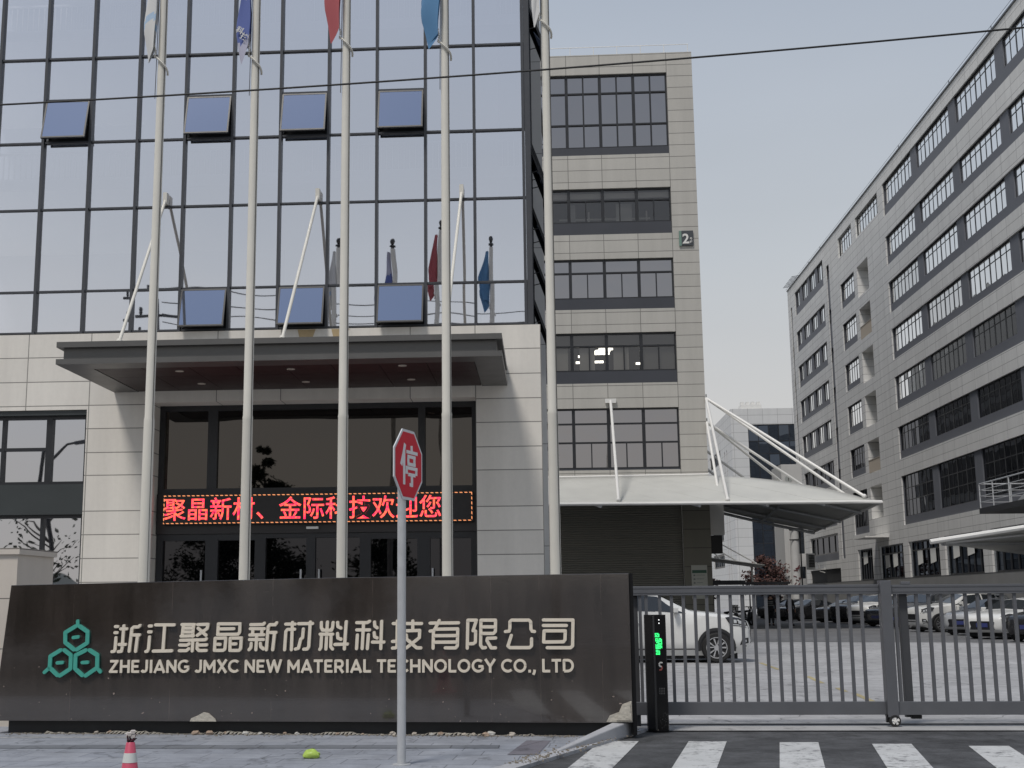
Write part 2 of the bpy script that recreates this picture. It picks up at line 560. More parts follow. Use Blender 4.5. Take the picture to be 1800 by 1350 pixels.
def wear(m, under, thr):
    t = m.node_tree
    b = t.nodes['Principled BSDF']
    src = b.inputs['Base Color'].links[0].from_socket
    g = nd(t, 'NewGeometry')
    w1 = noise(t, g.outputs['Position'], 9, 9, .78)
    w2 = noise(t, g.outputs['Position'], 1.3, 4, .6)
    k = mth(t, 'MULTIPLY', mth(t, 'SUBTRACT', mth(t, 'ADD', w1, mth(t, 'MULTIPLY', w2, .45)), thr), 9.)
    mn = nd(t, 'Mix', data_type='RGBA')
    mn.clamp_factor = True
    t.links.new(k, mn.inputs['Factor'])
    t.links.new(src, mn.inputs['A'])
    mn.inputs['B'].default_value = under+(1,)
    t.links.new(mn.outputs['Result'], b.inputs['Base Color'])
wear(STRIPEM, (.13, .13, .135), .755)
KERBM = ground_mat('kerb granite', (.36, .365, .38), nz=.14)
YELM = ground_mat('worn yellow paint', (.34, .29, .16), nz=.3)
SOIL = ground_mat('bare ground', (.27, .26, .24), nz=.25)
sheet('ground', [(-700, -500), (700, -500), (700, 900), (-700, 900)], -.02, SOIL)
sheet('asphalt_road', [(-60, -14), (60, -14), (60, 15.28), (-60, 15.28)], -.012, ASPH)
sheet('yard', [(.5, 16.2), (70, 16.2), (70, 240), (-60, 240), (-60, 15.3), (.5, 15.3)], -.004, CONC)
YSHADE = ground_mat('shaded yard tone', (.125, .126, .13), nz=.35, crack=.3)
sheet('yard_shade', [(1.5, 47), (14, 44), (22, 37), (26.9, 36), (26.9, 125), (9.0, 125), (9.0, 69), (1.5, 69)], .0, YSHADE)  # darker sheet, the far yard's shade put into its colour
sheet('gate_sill', [(.96, 15.22), (12, 15.12), (12, 16.2), (.96, 16.2)], .001, CONC2)
sheet('gate_track', [(1.0, 15.86), (12, 15.80), (12, 15.90), (1.0, 15.96)], .012, GATED, .01)
pav = [(-40, 9.6), (-1.4, 9.5), (-.42, 11.8), (.89, 15.08), (.6, 15.9), (-40, 16.6)]
sheet('pavement', pav, .012, PAVE)
sheet('drain_strip', [(-40, 13.50), (-.5, 13.33), (-.5, 13.60), (-40, 13.73)], .016, DRAINM)
sheet('painted_line', [(-30, 14.33), (-4.7, 14.39), (-4.7, 14.45), (-30, 14.41)], .016, STRIPEM)
sheet('paver_patch', [(-.40, 12.78), (-.10, 12.78), (.03, 14.02), (-.23, 14.05)], .0165, ground_mat('scored paver', (.20, .19, .215), tile=(.5, .05, .012, 0, .4), nz=.15))
sheet('kerb', [(-40, 9.7), (-40, 9.5), (-1.22, 9.4), (-.25, 11.85), (-.02, 12.4), (1.14, 15.2), (.97, 15.24), (-.45, 11.87), (-1.36, 9.6)], .022, KERBM, .06)
for k, x in enumerate((-.30, .575, 1.51, 2.46, 3.385, 4.31, 5.25)):
    x0, w = x+.18*(14.15-14.15), .405
    y1 = (13.75, 14.2, 14.17, 14.08, 13.92, 13.72, 13.6)[k]
    sheet('crosswalk_stripe', [(x-.18*(y1-7), 7.0), (x+w-.18*(y1-7), 7.0), (x+w, y1), (x, y1)], -.008, STRIPEM)
for y0, y1, x0, x1 in ((19.2, 21.0, 4.70, 4.83), (21.4, 22.3, 4.78, 4.86), (23.5, 25.6, 4.86, 5.02), (28, 31, 4.9, 5.0)):
    sheet('yellow_marking', [(x0, y0), (x0+.1, y0), (x1+.1, y1), (x1, y1)], .0, YELM)
hm = MB()
for ring, (yy, hh) in enumerate(((-300, 0), (-330, 1))):
    pass
def hillf(u, v):
    x = -420+840*u
    return (x, -280-120*v, (7+5*math.sin(x*.021)+3*math.sin(x*.057+1))*math.sin(math.pi*min(1, v*1.0)/1.6)+2*v)
tag(hm.grid(hillf, 60, 5).build('hills', M('wooded hill', (.045, .055, .05), .9, nz=(.06, .3)), smooth=True), kind='structure')

sheet('unseen_pavement', [(-60, -14), (-60, -17), (60, -17), (60, -14)], .01, PAVE)  # pale paving added out of view for the slate wall to mirror
# wedge kerb stone against the end of the sign wall
kb = MB()
kb.add([(.76, 14.66, .0), (.96, 14.66, .0), (.96, 14.66, .175), (.80, 14.66, .18), (.02, 12.98, .0), (.10, 12.98, .0), (.10, 12.98, .03), (.05, 12.98, .03)],
       [(0, 1, 2, 3), (4, 7, 6, 5), (0, 3, 7, 4), (1, 5, 6, 2), (3, 2, 6, 7), (0, 4, 5, 1)])
tag(kb.build('kerb_ramp', KERBM, recalc=True, bevel=.012, off=(.6, 14, 0)), 'pale granite kerb stone sloping up to the end of the dark sign wall', 'kerb stone')

# ------------------------------------------------------------------ sign wall
WA = Vector((-6.36, 14.86, 0))
WU = Vector((7.295, -.42, 0)).normalized()
WN = Vector((WU.y, -WU.x, 0))               # towards the street
WL = 7.31
Z_ = Vector((0, 0, 1))
def slate_mat():
    m, t, b = newmat('dark slate cladding')
    g = nd(t, 'NewGeometry')
    p = g.outputs['Position']
    sp = nd(t, 'SeparateXYZ')
    t.links.new(p, sp.inputs[0])
    st = noise(t, scaled(t, p, (3.5, 3.5, .45)), 1.2, 7, .62)
    fine = noise(t, scaled(t, p, (6, 6, 26)), 2.0, 5, .7)
    bl = noise(t, p, 1.1, 5, .6)
    f = mth(t, 'MULTIPLY', mth(t, 'MULTIPLY_ADD', st, 1.5, .25), mth(t, 'MULTIPLY_ADD', fine, .5, .75))
    f = mth(t, 'MULTIPLY', f, mth(t, 'MULTIPLY_ADD', bl, .8, .6))
    d = None
    for x in (-5.55, -4.35, -3.15, -1.98, -.62, -.07, .62):
        q = mth(t, 'COMPARE', sp.outputs['X'], x, .0035)
        d = q if d is None else mth(t, 'MAXIMUM', d, q)
    sc = noise(t, scaled(t, p, (60, 60, 8)), 1, 2)
    d = mth(t, 'MULTIPLY', d, mth(t, 'MULTIPLY_ADD', sc, 3.0, -1.0))
    f = mth(t, 'ADD', f, mth(t, 'MAXIMUM', d, 0.))
    chips = noise(t, p, 26, 2, .4)
    ch = mth(t, 'MULTIPLY', mth(t, 'GREATER_THAN', chips, .76), mth(t, 'LESS_THAN', sp.outputs['Z'], .8))
    f = mth(t, 'ADD', f, mth(t, 'MULTIPLY', ch, 7.0))
    t.links.new(tint(t, (.036, .029, .025), f), b.inputs['Base Color'])
    t.links.new(mth(t, 'MULTIPLY_ADD', st, .16, .02), b.inputs['Roughness'])
    b.inputs['Specular IOR Level'].default_value = 1.0
    b.inputs['Coat Weight'].default_value = .6
    b.inputs['Coat IOR'].default_value = 1.75
    b.inputs['Coat Roughness'].default_value = .04
    addbump(t, b, fine, .04, .006)
    return m
SLATE = slate_mat()
sw = thing('sign_wall', 'long low dark slate sign wall with cream raised letters and a teal logo', 'sign wall', tuple(WA+WU*WL/2))
mb = MB()
pts = [(-.12, .158), (WL, .158), (WL, 1.79), (3.9, 1.772), (.02, 1.722)]
mb.prism(pts, WA, WU, Z_, -WN*.34)
mb.build('wall_slab', SLATE, sw, recalc=True, bevel=.004)
mb = MB()
mb.prism([(.03, .013), (WL-.05, .013), (WL-.05, .1575), (.03, .1575)], WA-WN*.10, WU, Z_, -WN*.22)
mb.build('plinth', M('dark plinth', (.03, .03, .03), .8, nz=(6, .3)), sw)
mb = MB()
mb.prism([(WL+.002, .02), (WL+.045, .02), (WL+.045, 1.79), (WL+.002, 1.79)], WA-WN*.03, WU, Z_, -WN*.32)
mb.build('end_trim', BLACK, sw)
LETTER = M('cream metal letters', (.68, .615, .51), .42, nz=(6, .06))
TEAL = M('teal metal', (.06, .34, .27), .4, nz=(8, .08))
CHARS = [[[[1.343,1.233],[1.371,1.233]],[[1.34,1.163],[1.368,1.163]],[[1.356,1.106],[1.35,0.967],[1.341,0.95],[1.314,0.946]],[[1.409,1.206],[1.483,1.206]],[[1.447,1.241],[1.437,0.985],[1.429,0.95],[1.392,0.946]],[[1.398,1.028],[1.476,1.028]],[[1.643,1.244],[1.625,1.227],[1.57,1.227],[1.548,1.206],[1.525,0.95]],[[1.546,1.136],[1.642,1.136]],[[1.62,1.123],[1.603,0.949]]],[[[1.753,1.237],[1.781,1.237]],[[1.748,1.17],[1.779,1.17]],[[1.762,1.113],[1.754,0.975],[1.741,0.949],[1.723,0.947]],[[1.831,1.25],[2.055,1.249]],[[1.941,1.234],[1.93,0.966]],[[1.814,0.951],[2.036,0.954]]],[[[2.147,1.252],[2.297,1.251]],[[2.165,1.237],[2.155,1.125]],[[2.288,1.236],[2.278,1.115]],[[2.171,1.211],[2.276,1.211]],[[2.168,1.168],[2.272,1.167]],[[2.142,1.12],[2.292,1.124]],[[2.338,1.251],[2.461,1.253],[2.453,1.205],[2.337,1.128]],[[2.344,1.21],[2.442,1.128]],[[2.139,1.073],[2.434,1.078],[2.447,1.089]],[[2.287,1.064],[2.283,0.952]],[[2.131,1.019],[2.218,1.018],[2.245,1.034]],[[2.129,0.956],[2.215,0.956],[2.242,0.978]],[[2.343,1.038],[2.342,0.977],[2.365,0.956],[2.451,0.957]],[[2.363,1.018],[2.454,1.02]]],[[[2.583,1.257],[2.579,1.14]],[[2.583,1.258],[2.841,1.257],[2.839,1.16],[2.821,1.139],[2.577,1.137]],[[2.603,1.2],[2.77,1.202]],[[2.551,1.094],[2.678,1.097],[2.67,0.972],[2.65,0.957],[2.546,0.957],[2.551,1.094]],[[2.58,1.026],[2.612,1.025]],[[2.732,1.095],[2.863,1.096],[2.857,0.976],[2.839,0.956],[2.731,0.956],[2.732,1.095]],[[2.761,1.029],[2.801,1.03]]],[[[2.968,1.246],[3.116,1.248],[3.129,1.262]],[[2.964,1.201],[3.131,1.2]],[[2.996,1.19],[2.993,1.138]],[[3.104,1.189],[3.1,1.138]],[[2.961,1.13],[3.128,1.132]],[[2.958,1.078],[3.124,1.078]],[[3.043,1.116],[3.037,0.962]],[[2.981,1.035],[2.978,0.988],[2.956,0.963]],[[3.089,1.035],[3.094,0.996],[3.126,0.971]],[[3.277,1.266],[3.26,1.244],[3.197,1.245],[3.178,1.219],[3.162,0.962]],[[3.203,1.157],[3.271,1.157]],[[3.255,1.146],[3.237,0.962]]],[[[3.381,1.25],[3.493,1.25]],[[3.461,1.269],[3.453,0.961]],[[3.489,1.192],[3.404,1.19],[3.385,1.166],[3.374,0.961]],[[3.533,1.254],[3.698,1.255]],[[3.671,1.272],[3.657,0.994],[3.639,0.969],[3.599,0.967]],[[3.592,1.195],[3.584,1.097],[3.562,1.08],[3.537,0.978],[3.502,0.969]]],[[[3.8,1.267],[3.801,1.203],[3.819,1.181]],[[3.871,1.271],[3.857,0.968]],[[3.938,1.266],[3.93,1.198],[3.903,1.177]],[[3.814,1.18],[3.921,1.179]],[[3.788,1.135],[3.935,1.134]],[[3.806,1.122],[3.799,0.985],[3.786,0.964]],[[3.917,1.121],[3.914,0.994],[3.936,0.968]],[[3.991,1.266],[3.996,1.219],[4.031,1.202]],[[3.992,1.142],[3.997,1.091],[4.033,1.076]],[[4.093,1.274],[4.073,0.968]],[[3.962,1.019],[4.108,1.023]]],[[[4.212,1.262],[4.336,1.262],[4.362,1.277]],[[4.213,1.181],[4.363,1.18]],[[4.292,1.247],[4.278,0.971]],[[4.222,1.124],[4.213,0.971]],[[4.35,1.128],[4.338,0.971]],[[4.42,1.268],[4.424,1.221],[4.451,1.202]],[[4.417,1.149],[4.422,1.102],[4.451,1.089]],[[4.503,1.276],[4.494,0.971]],[[4.397,1.044],[4.53,1.044]]],[[[4.635,1.25],[4.723,1.249]],[[4.683,1.279],[4.679,0.991],[4.662,0.978],[4.627,0.976]],[[4.627,1.05],[4.723,1.054]],[[4.775,1.249],[4.963,1.248]],[[4.861,1.278],[4.861,1.176]],[[4.767,1.168],[4.941,1.172],[4.937,1.091],[4.788,0.978],[4.775,0.978]],[[4.788,1.122],[4.791,1.075],[4.906,0.978],[4.954,0.977]]],[[[5.059,1.252],[5.385,1.254]],[[5.164,1.281],[5.107,1.171],[5.059,1.163]],[[5.098,1.158],[5.093,0.973]],[[5.111,1.184],[5.376,1.187],[5.37,0.997],[5.349,0.976],[5.232,0.977]],[[5.115,1.112],[5.358,1.113]],[[5.111,1.04],[5.358,1.041]]],[[[5.491,1.283],[5.482,0.972]],[[5.491,1.283],[5.589,1.282],[5.549,1.165],[5.579,1.16],[5.575,1.038],[5.552,1.022],[5.509,1.02]],[[5.641,1.282],[5.634,1.005],[5.655,0.975],[5.689,0.978]],[[5.641,1.282],[5.807,1.281],[5.803,1.155],[5.781,1.134],[5.648,1.135]],[[5.653,1.208],[5.791,1.207]],[[5.806,1.084],[5.712,1.081],[5.707,1.055],[5.754,0.975],[5.803,0.975]]],[[[5.915,1.154],[5.958,1.158],[5.967,1.188],[5.968,1.263],[5.989,1.28],[6.182,1.279],[6.203,1.258],[6.204,1.178],[6.219,1.155],[6.244,1.153]],[[5.983,1.112],[5.942,0.995],[5.964,0.977],[6.186,0.976],[6.207,0.994],[6.21,1.074]]],[[[6.345,1.28],[6.677,1.278],[6.666,0.993],[6.644,0.974],[6.382,0.975]],[[6.343,1.219],[6.603,1.218]],[[6.351,1.161],[6.589,1.16],[6.583,1.06],[6.565,1.039],[6.344,1.037],[6.351,1.161]]]]
for i, ch in enumerate(CHARS):
    mb = MB()
    strokes(mb, ch, .036, WA, WU, Z_, WN, .012, .034)
    mb.build('chinese_character', LETTER, sw)
def arc(cx, cy, rx, ry, a0, a1, n):
    return [(cx+rx*math.cos(R_(a0+(a1-a0)*i/n)), cy+ry*math.sin(R_(a0+(a1-a0)*i/n))) for i in range(n+1)]
GLY = {'Z': (.80, [[(.10, .9), (.68, .9), (.12, .1), (.72, .1)]]), 'H': (.84, [[(.12, 0), (.12, 1)], [(.72, 0), (.72, 1)], [(.12, .5), (.72, .5)]]),
       'E': (.70, [[(.64, .9), (.12, .9), (.12, .1), (.66, .1)], [(.12, .5), (.58, .5)]]), 'J': (.60, [[(.48, 1), (.48, .3)]+arc(.27, .3, .21, .21, 0, -150, 7)[1:]]),
       'I': (.30, [[(.15, 0), (.15, 1)]]), 'A': (.90, [[(.07, 0), (.45, .93), (.83, 0)], [(.2, .27), (.7, .27)]]), 'N': (.86, [[(.12, 0), (.12, .9), (.74, .1), (.74, 1)]]),
       'G': (.92, [arc(.5, .5, .40, .41, 48, 330, 16)+[(.82, .46), (.52, .46)]]), 'M': (1.0, [[(.12, 0), (.12, .9), (.5, .3), (.88, .9), (.88, 0)]]),
       'X': (.82, [[(.08, 0), (.74, 1)], [(.08, 1), (.74, 0)]]), 'C': (.86, [arc(.5, .5, .40, .41, 45, 315, 16)]), 'W': (1.22, [[(.07, 1), (.34, .08), (.61, .92), (.88, .08), (1.15, 1)]]),
       'T': (.74, [[(.02, .9), (.72, .9)], [(.37, .9), (.37, 0)]]), 'R': (.80, [[(.12, 0), (.12, .9), (.42, .9)]+arc(.44, .66, .22, .24, 80, -80, 6)+[(.12, .42)], [(.42, .42), (.70, 0)]]),
       'L': (.64, [[(.12, 1), (.12, .1), (.62, .1)]]), 'O': (.98, [arc(.49, .5, .39, .41, 0, 360, 22)]), 'Y': (.80, [[(.04, 1), (.40, .45), (.76, 1)], [(.40, .45), (.40, 0)]]),
       'D': (.88, [[(.12, .1), (.12, .9), (.40, .9)]+arc(.40, .5, .36, .40, 85, -85, 10)+[(.12, .1)]]), '.': (.28, [[(.14, 0), (.14, .2)]]), ',': (.28, [[(.16, .2), (.14, .02), (.05, -.16)]])}
TXT = 'ZHEJIANG JMXC NEW MATERIAL TECHNOLOGY CO., LTD'
adv = [GLY[c][0]+.075 if c != ' ' else .34 for c in TXT]
kx = 5.395/(sum(adv)-.1)
uu = 1.282
for c, a in zip(TXT, adv):
    if c != ' ':
        mb = MB()
        strokes(mb, [[(uu+p*kx, .704+q*.148) for p, q in ln] for ln in GLY[c][1]], .0285, WA, WU, Z_, WN, .012, .034, flat=True)
        mb.build('english_letter', LETTER, sw)
    uu += a*kx
mb = MB()
for k, ln in enumerate([[[0.879,1.299],[0.881,1.244]],[[0.858,1.24],[0.733,1.168],[0.739,1.052],[0.848,0.971]],[[0.905,1.239],[1.008,1.173],[1.007,1.047],[0.882,0.971]],[[0.834,1.109],[0.894,1.117]],[[0.685,0.965],[0.565,0.896],[0.562,0.765],[0.66,0.679]],[[0.732,0.965],[0.816,0.906],[0.818,0.754],[0.692,0.674]],[[0.549,0.755],[0.5,0.711]],[[0.653,0.82],[0.715,0.824]],[[0.994,0.964],[0.874,0.906],[0.874,0.754],[0.965,0.678]],[[1.04,0.964],[1.14,0.905],[1.142,0.765],[1.007,0.674]],[[1.147,0.754],[1.183,0.717]],[[0.959,0.823],[1.024,0.825]]]):
    strokes(mb, [ln], .046 if len(ln) > 2 else .04, WA, WU, Z_, WN, .010, .032+.0007*k)
mb.build('logo', TEAL, sw)
# broken plaster where tiles came off
PLAS = M('broken plaster', (.46, .43, .37), .9, nz=(12, .2), bump=(25, .8))
mb = MB()
mb.prism([(2.27, .16), (2.285, .195), (2.36, .225), (2.43, .262), (2.49, .25), (2.57, .185), (2.58, .16)], WA+WN*.001, WU, Z_, WN*.018)
mb.prism([(7.02, .17), (7.06, .24), (7.16, .275), (7.20, .36), (7.30, .395), (7.305, .17)], WA+WN*.001, WU, Z_, WN*.016)
mb.prism([(7.13, .19), (7.16, .26), (7.20, .34), (7.28, .37), (7.30, .19)], WA+WN*.017, WU, Z_, WN*.02)
mb.build('bare_plaster', PLAS, sw)
rq = random.Random(21)
mb = MB()
up_, dn_ = [], []
for i in range(141):
    u = .25+i*.046
    hgt = max(.004, .016+.014*math.sin(u*5.1)+.02*(rq.random()-.4)) if .5 < u < 6.2 else .004
    up_.append(WA+WU*u-WN*.06+Z_*(.012+hgt))
    dn_.append(WA+WU*u+WN*(.015+.025*rq.random())+Z_*.013)
mb.add(up_+dn_, [(i, i+1, 142+i-1+0, 141+i) for i in range(140)])
mb.build('mortar_debris', M('mortar crumbs', (.33, .31, .27), .95, nz=(30, .45), bump=(60, .9)), sw)
mb = MB()
rq = random.Random(8)
for k in range(900):
    if rq.random() < .6:
        u, o2 = rq.uniform(.1, 7.2), abs(rq.gauss(0, .10))-.07
        c = WA+WU*u+WN*o2+Z_*.013
    else:
        q = rq.random()
        c = Vector((-.2+1.25*q, 12.0+3.1*q, .024))+Vector((rq.gauss(-.08, .1), 0, 0))
        c.z = .024
    s = rq.uniform(.003, .011)
    a = rq.uniform(0, 3.1)
    mb.obox(c+Z_*s*.5, Vector((math.cos(a), math.sin(a), 0))*s, Vector((-math.sin(a), math.cos(a), 0))*s*rq.uniform(.4, 1), Z_*s*.5)
tag(mb.build('grit', M('grit', (.24, .21, .17), .95, nz=(40, .6))), 'fine grit and crumbs scattered along the foot of the sign wall and the kerb', 'grit', kind='stuff')
# rubble along the foot of the wall
STN = [M('rubble stone', (.40, .36, .31), .9, nz=(18, .25)), M('rubble brick', (.33, .25, .19), .9, nz=(18, .25)), M('rubble concrete', (.45, .44, .41), .9, nz=(18, .2))]
def stone(u, out, s, mi):
    mb = MB()
    rnd = random.Random(int(u*977))
    mb.sphere((0, 0, 0), s, 7, 5, sz=.62)
    mb.v = [Vector(v)*(1+rnd.uniform(-.3, .3)) for v in mb.v]
    c = WA+WU*u+WN*out
    mb.v = [v+Vector((c.x, c.y, .012+s*.42)) for v in mb.v]
    return tag(mb.build('rubble_stone', STN[mi], recalc=True, off=(c.x, c.y, .012)), 'small broken lump of stone lying along the foot of the sign wall', 'rubble', 'rubble along the foot of the sign wall')
rr = random.Random(4)
for u in [1.15, 1.32, 1.5, 2.35, 2.52, 2.66, 2.95, 3.1, 3.35, 3.5, 4.0, 4.25, 4.62, 4.84, 5.06, 5.15, 5.28, 5.42, 5.55, 5.66, 5.76, 5.95]:
    stone(u+rr.uniform(-.03, .03), rr.uniform(-.06, .02), rr.uniform(.018, .05), rr.choice((0, 0, 1, 2, 2)))
# beige gate pillar behind the left end
gp = thing('gate_pillar', 'beige stone gate pillar standing at the left end of the sign wall', 'pillar', (-7.3, 16.2, 0))
MB().box(-8.2, -6.64, 15.72, 16.9, 0, 2.12).build('shaft', PILLARST, gp)
MB().box(-8.24, -6.61, 15.69, 16.94, 2.12, 2.2).build('cap', PILLARST, gp)

# ------------------------------------------------------------------ building with the curtain wall
b1 = thing('office_building', 'near office block with a blue glass curtain wall over a beige stone base and entrance', 'building', (-8, 27, 0))
mb = MB()
holed(mb, 'y', 27, -22, 0, 0, 7.43, [(-8.55, -1.43, 0, 5.85), (-14.4, -10.02, 1.2, 5.72)], .3)
for p, q in (((-8.55, 0), (-8.55, 5.85)), ((-8.55, 5.85), (-1.43, 5.85)), ((-1.43, 5.85), (-1.43, 0))):
    mb.quad((p[0], 27.3, p[1]), (q[0], 27.3, q[1]), (q[0], 27.62, q[1]), (p[0], 27.62, p[1]))
mb.quad((0, 27, 0), (0, 33.5, 0), (0, 33.5, 7.43), (0, 27, 7.43))
mb.quad((-22, 27, 7.43), (0, 27, 7.43), (0, 33.5, 7.43), (-22, 33.5, 7.43))
mb.build('stone_wall', STONE1, b1)
mb = MB()
mb.box(-22, .13, 33.5, 53, 0, 22)
mb.build('rear_wall', STONE1B, b1)
mb = MB()
mb.box(-14.4, -10.03, 27.05, 27.28, 3.42, 4.08)
mb.box(-14.4, -10.03, 27.04, 27.28, 5.61, 5.715)
mb.build('spandrel_panel', M('dark green grey panel', (.035, .041, .042), .4, nz=(1.3, .2)), b1)
window('window', 'y', 27.2, -14.4, -10.9, 4.08, 5.61, b1, [-13.0, -11.94], [4.87], gm=G_LOW)
window('window', 'y', 27.2, -10.9, -10.03, 4.08, 5.61, b1, gm=G_LOW)
window('window', 'y', 27.2, -14.4, -10.03, 1.2, 3.42, b1, [-13.4, -12.2, -10.97], gm=G_LOW)
# entrance
hd = MB().box(-8.55, -1.43, 27.53, 27.7, 2.99, 3.87)
hd.build('door_header', M('dark header panel', (.022, .02, .021), .35, nz=(1.5, .15)), b1)
window('entrance_window', 'y', 27.62, -8.55, -1.43, 3.87, 5.85, b1, [(-7.34, .22), (-2.66, .16)], t=.12, gm=G_ENT)
EDG = [-8.53, -7.3, -6.2, -5.1, -3.92, -2.62, -1.45]
for i in range(6):
    d = window('entrance_door', 'y', 27.62, EDG[i], EDG[i+1], .3, 2.985, b1, t=.1 if i in (2, 3) else .14, gm=G_DOOR)
    if i in (0, 2, 3, 5):
        x = EDG[i+1]-.2 if i in (0, 2) else EDG[i]+.2
        MB().tube((x, 27.5, 1.0), (x, 27.5, 2.2), .022).build('door_handle', GALV, d)
MB().box(-8.55, -1.43, 26.4, 28, 0, .3).build('entrance_step', CONC2, b1)
MB().box(-5.18, -4.92, 27.44, 27.53, 3.07, 3.12).build('door_sensor', WHITEP, b1)
# curtain wall
XM = [-.31-1.1035*k for k in range(14)]
ZT = [7.48, 8.43, 10.35, 11.95, 14.0, 16.0, 18.0, 20.0]
OC = {2: 0, 4: 0, 6: 0, 9: 0}                # columns whose upper window is open (index of right mullion)
OPEN = [(2, 8.43), (4, 8.43), (6, 8.43), (2, 12.97), (4, 12.97), (6, 12.97), (9, 12.97)]
g = MB()
for x in XM:
    g.box(x-.031, x+.031, 27.02, 27.15, 7.44, 20)
for z in ZT:
    g.box(XM[-1], -.2, 27.055, 27.147, z-.020, z+.020)
for k in OC:
    g.box(XM[k+1]+.038, XM[k]-.038, 27.05, 27.148, 12.945, 12.995)
g.box(-.272, -.15, 27.03, 27.16, 7.44, 20)
g.box(-.185, -.145, 27.16, 33.5, 7.44, 7.52)
for y in (28.3, 29.6, 30.9, 32.2, 33.4):
    g.box(-.185, -.14, y-.035, y+.035, 7.52, 20)
cw = g.build('curtain_frame', ALU, b1)
def pane(x0, x1, z0, z1, y=27.11):
    k = [y+random.uniform(-.007, .007) for _ in range(3)]
    MB().quad((x0, k[0], z0), (x1, k[1], z0), (x1, k[2], z1), (x0, k[0]+k[2]-k[1], z1)).build('glass_pane', G_CURT, cw)
xs = [-.2]+XM
for i in range(len(xs)-1):
    for j in range(len(ZT)-1):
        if i > 10 and j > 4:
            continue
        z0, z1 = ZT[j], ZT[j+1]
        if i-1 in OC and z0 == 11.95:
            z0 = 12.97
        if (i-1, z1) in OPEN:
            continue
        pane(xs[i+1], xs[i], z0, z1)
MB().quad((-.175, 27.16, 7.5), (-.175, 33.5, 7.5), (-.175, 33.5, 20), (-.175, 27.16, 20)).build('side_glass', G_DOOR, b1)
def awning(p0, p1, ztop, h, out, name='awning_window'):
    """top hung sash between the points p0 and p1, its foot pushed out by the vector out"""
    p0, p1, out = Vector(p0), Vector(p1), Vector(out)
    u = (p1-p0).normalized()
    w = (p1-p0).length
    dn = Vector((out.x, out.y, -math.sqrt(h*h-out.length_squared))).normalized()
    n = u.cross(dn).normalized()
    if n.dot(out) < 0:
        n = -n
    o = Vector((p0.x, p0.y, ztop))
    m = MB()
    t = .035
    for a0, a1, b0, b1_ in ((0, t, 0, h), (w-t, w, 0, h), (t, w-t, 0, t), (t, w-t, h-t, h)):
        m.obox(o+u*(a0+a1)/2+dn*(b0+b1_)/2-n*.02, u*(a1-a0)/2, dn*(b1_-b0)/2, n*.025)
    # stays and the dark rebate left in the facade
    for a in (.02, w-.02):
        q = o+u*a
        m.tube(q+Vector((0, 0, -h*.62))-out.normalized()*.02, q+dn*h*.6-n*.03, .012, n=6)
    fr = m.build(name, ALU2, b1)
    m = MB()
    m.quad(o+u*t+dn*t, o+u*(w-t)+dn*t, o+u*(w-t)+dn*(h-t), o+u*t+dn*(h-t))
    m.build('glass_pane', G_OPEN, fr)
    return fr
for k, zt in OPEN:
    x0, x1 = XM[k+1]+.04, XM[k]-.04
    h = .93 if zt < 9 else 1.0
    awning((x0, 27.03, 0), (x1, 27.03, 0), zt-.03, h, (0, -.25, 0))
    m = MB()
    m.box(x0+.003, x1-.003, 27.145, 27.30, zt-h-.01, zt-h+.05)
    m.box(x0+.003, x1-.003, 27.24, 27.29, zt-h+.05, zt-.03)
    m.build('window_rebate', DARK, b1)
for y0, zt in ((28.4, 12.0), (29.7, 11.0), (29.7, 9.9), (28.4, 8.4), (31.0, 13.1), (28.4, 15.6)):
    awning((-.15, y0, 0), (-.15, y0+1.2, 0), zt, 1.0, (.33, 0, 0))
for y0, zt in ((40, 20.5), (40, 17.8), (40, 15.2), (44, 13.0)):
    awning((.14, y0, 0), (.14, y0+1.4, 0), zt, 1.5, (.2, 0, 0))
# what shows faintly through the glass
m = MB()
for z in (7.2, 10.95, 14.65, 18.3):
    m.box(-15, -.3, 27.45, 33.3, z, z+.25)
m.build('floor_slab', WHITEP, b1)
m = MB()
m.box(-15, -.3, 32.9, 33.2, 7.5, 20)
m.build('inner_wall', M('inner wall', (.35, .37, .4), .8), b1)
m = MB()
for z in (11.2, 14.9):
    m.box(-15, -.3, 27.60, 27.66, z+.68, z+.73)
    m.box(-15, -.3, 27.60, 27.66, z+.03, z+.08)
    for i in range(110):
        x = -14.9+i*.133
        m.box(x-.011, x+.011, 27.615, 27.645, z+.08, z+.68)
m.build('guard_rail', WHITEP, b1)
m = MB()
for x in (-9.0, -5.6, -1.1):
    for z0, z1 in ((7.5, 10.9), (11.25, 14.6), (14.95, 18.2)):
        m.box(x-.22, x+.22, 27.75, 28.2, z0, z1)
m.build('inner_column', WHITEP, b1)
# entrance canopy and its tie rods
cp = MB()
X0, X1, YF, YB = -9.42, -.74, 23.6, 26.999
cp.box(X0, X1, YF, YB, 6.42, 6.53)
cp.box(X0+.11, X1-.11, YF+.11, YB, 6.19, 6.42)
cp.box(X0, X1, YF, YF+.55, 6.085, 6.19)
cp.box(X0, X0+.55, YF+.55, YB, 6.087, 6.19)
cp.box(X1-.55, X1, YF+.55, YB, 6.087, 6.19)
cpo = cp.build('entrance_canopy', CANOPY, b1)
m = MB()
n = 8
for i in range(n):
    a, b = X0+.56+(X1-X0-1.12)*i/n, X0+.56+(X1-X0-1.12)*(i+1)/n
    for y0, y1 in ((YF+.56, 25.2), (25.21, 26.98)):
        m.box(a+.006, b-.006, y0, y1, 6.095, 6.18)
m.build('soffit', SOFFIT, cpo)
m = MB().box(X0+.56, X1-.56, YF+.56, 26.98, 6.14, 6.185)
m.build('soffit_backing', DARK, cpo)
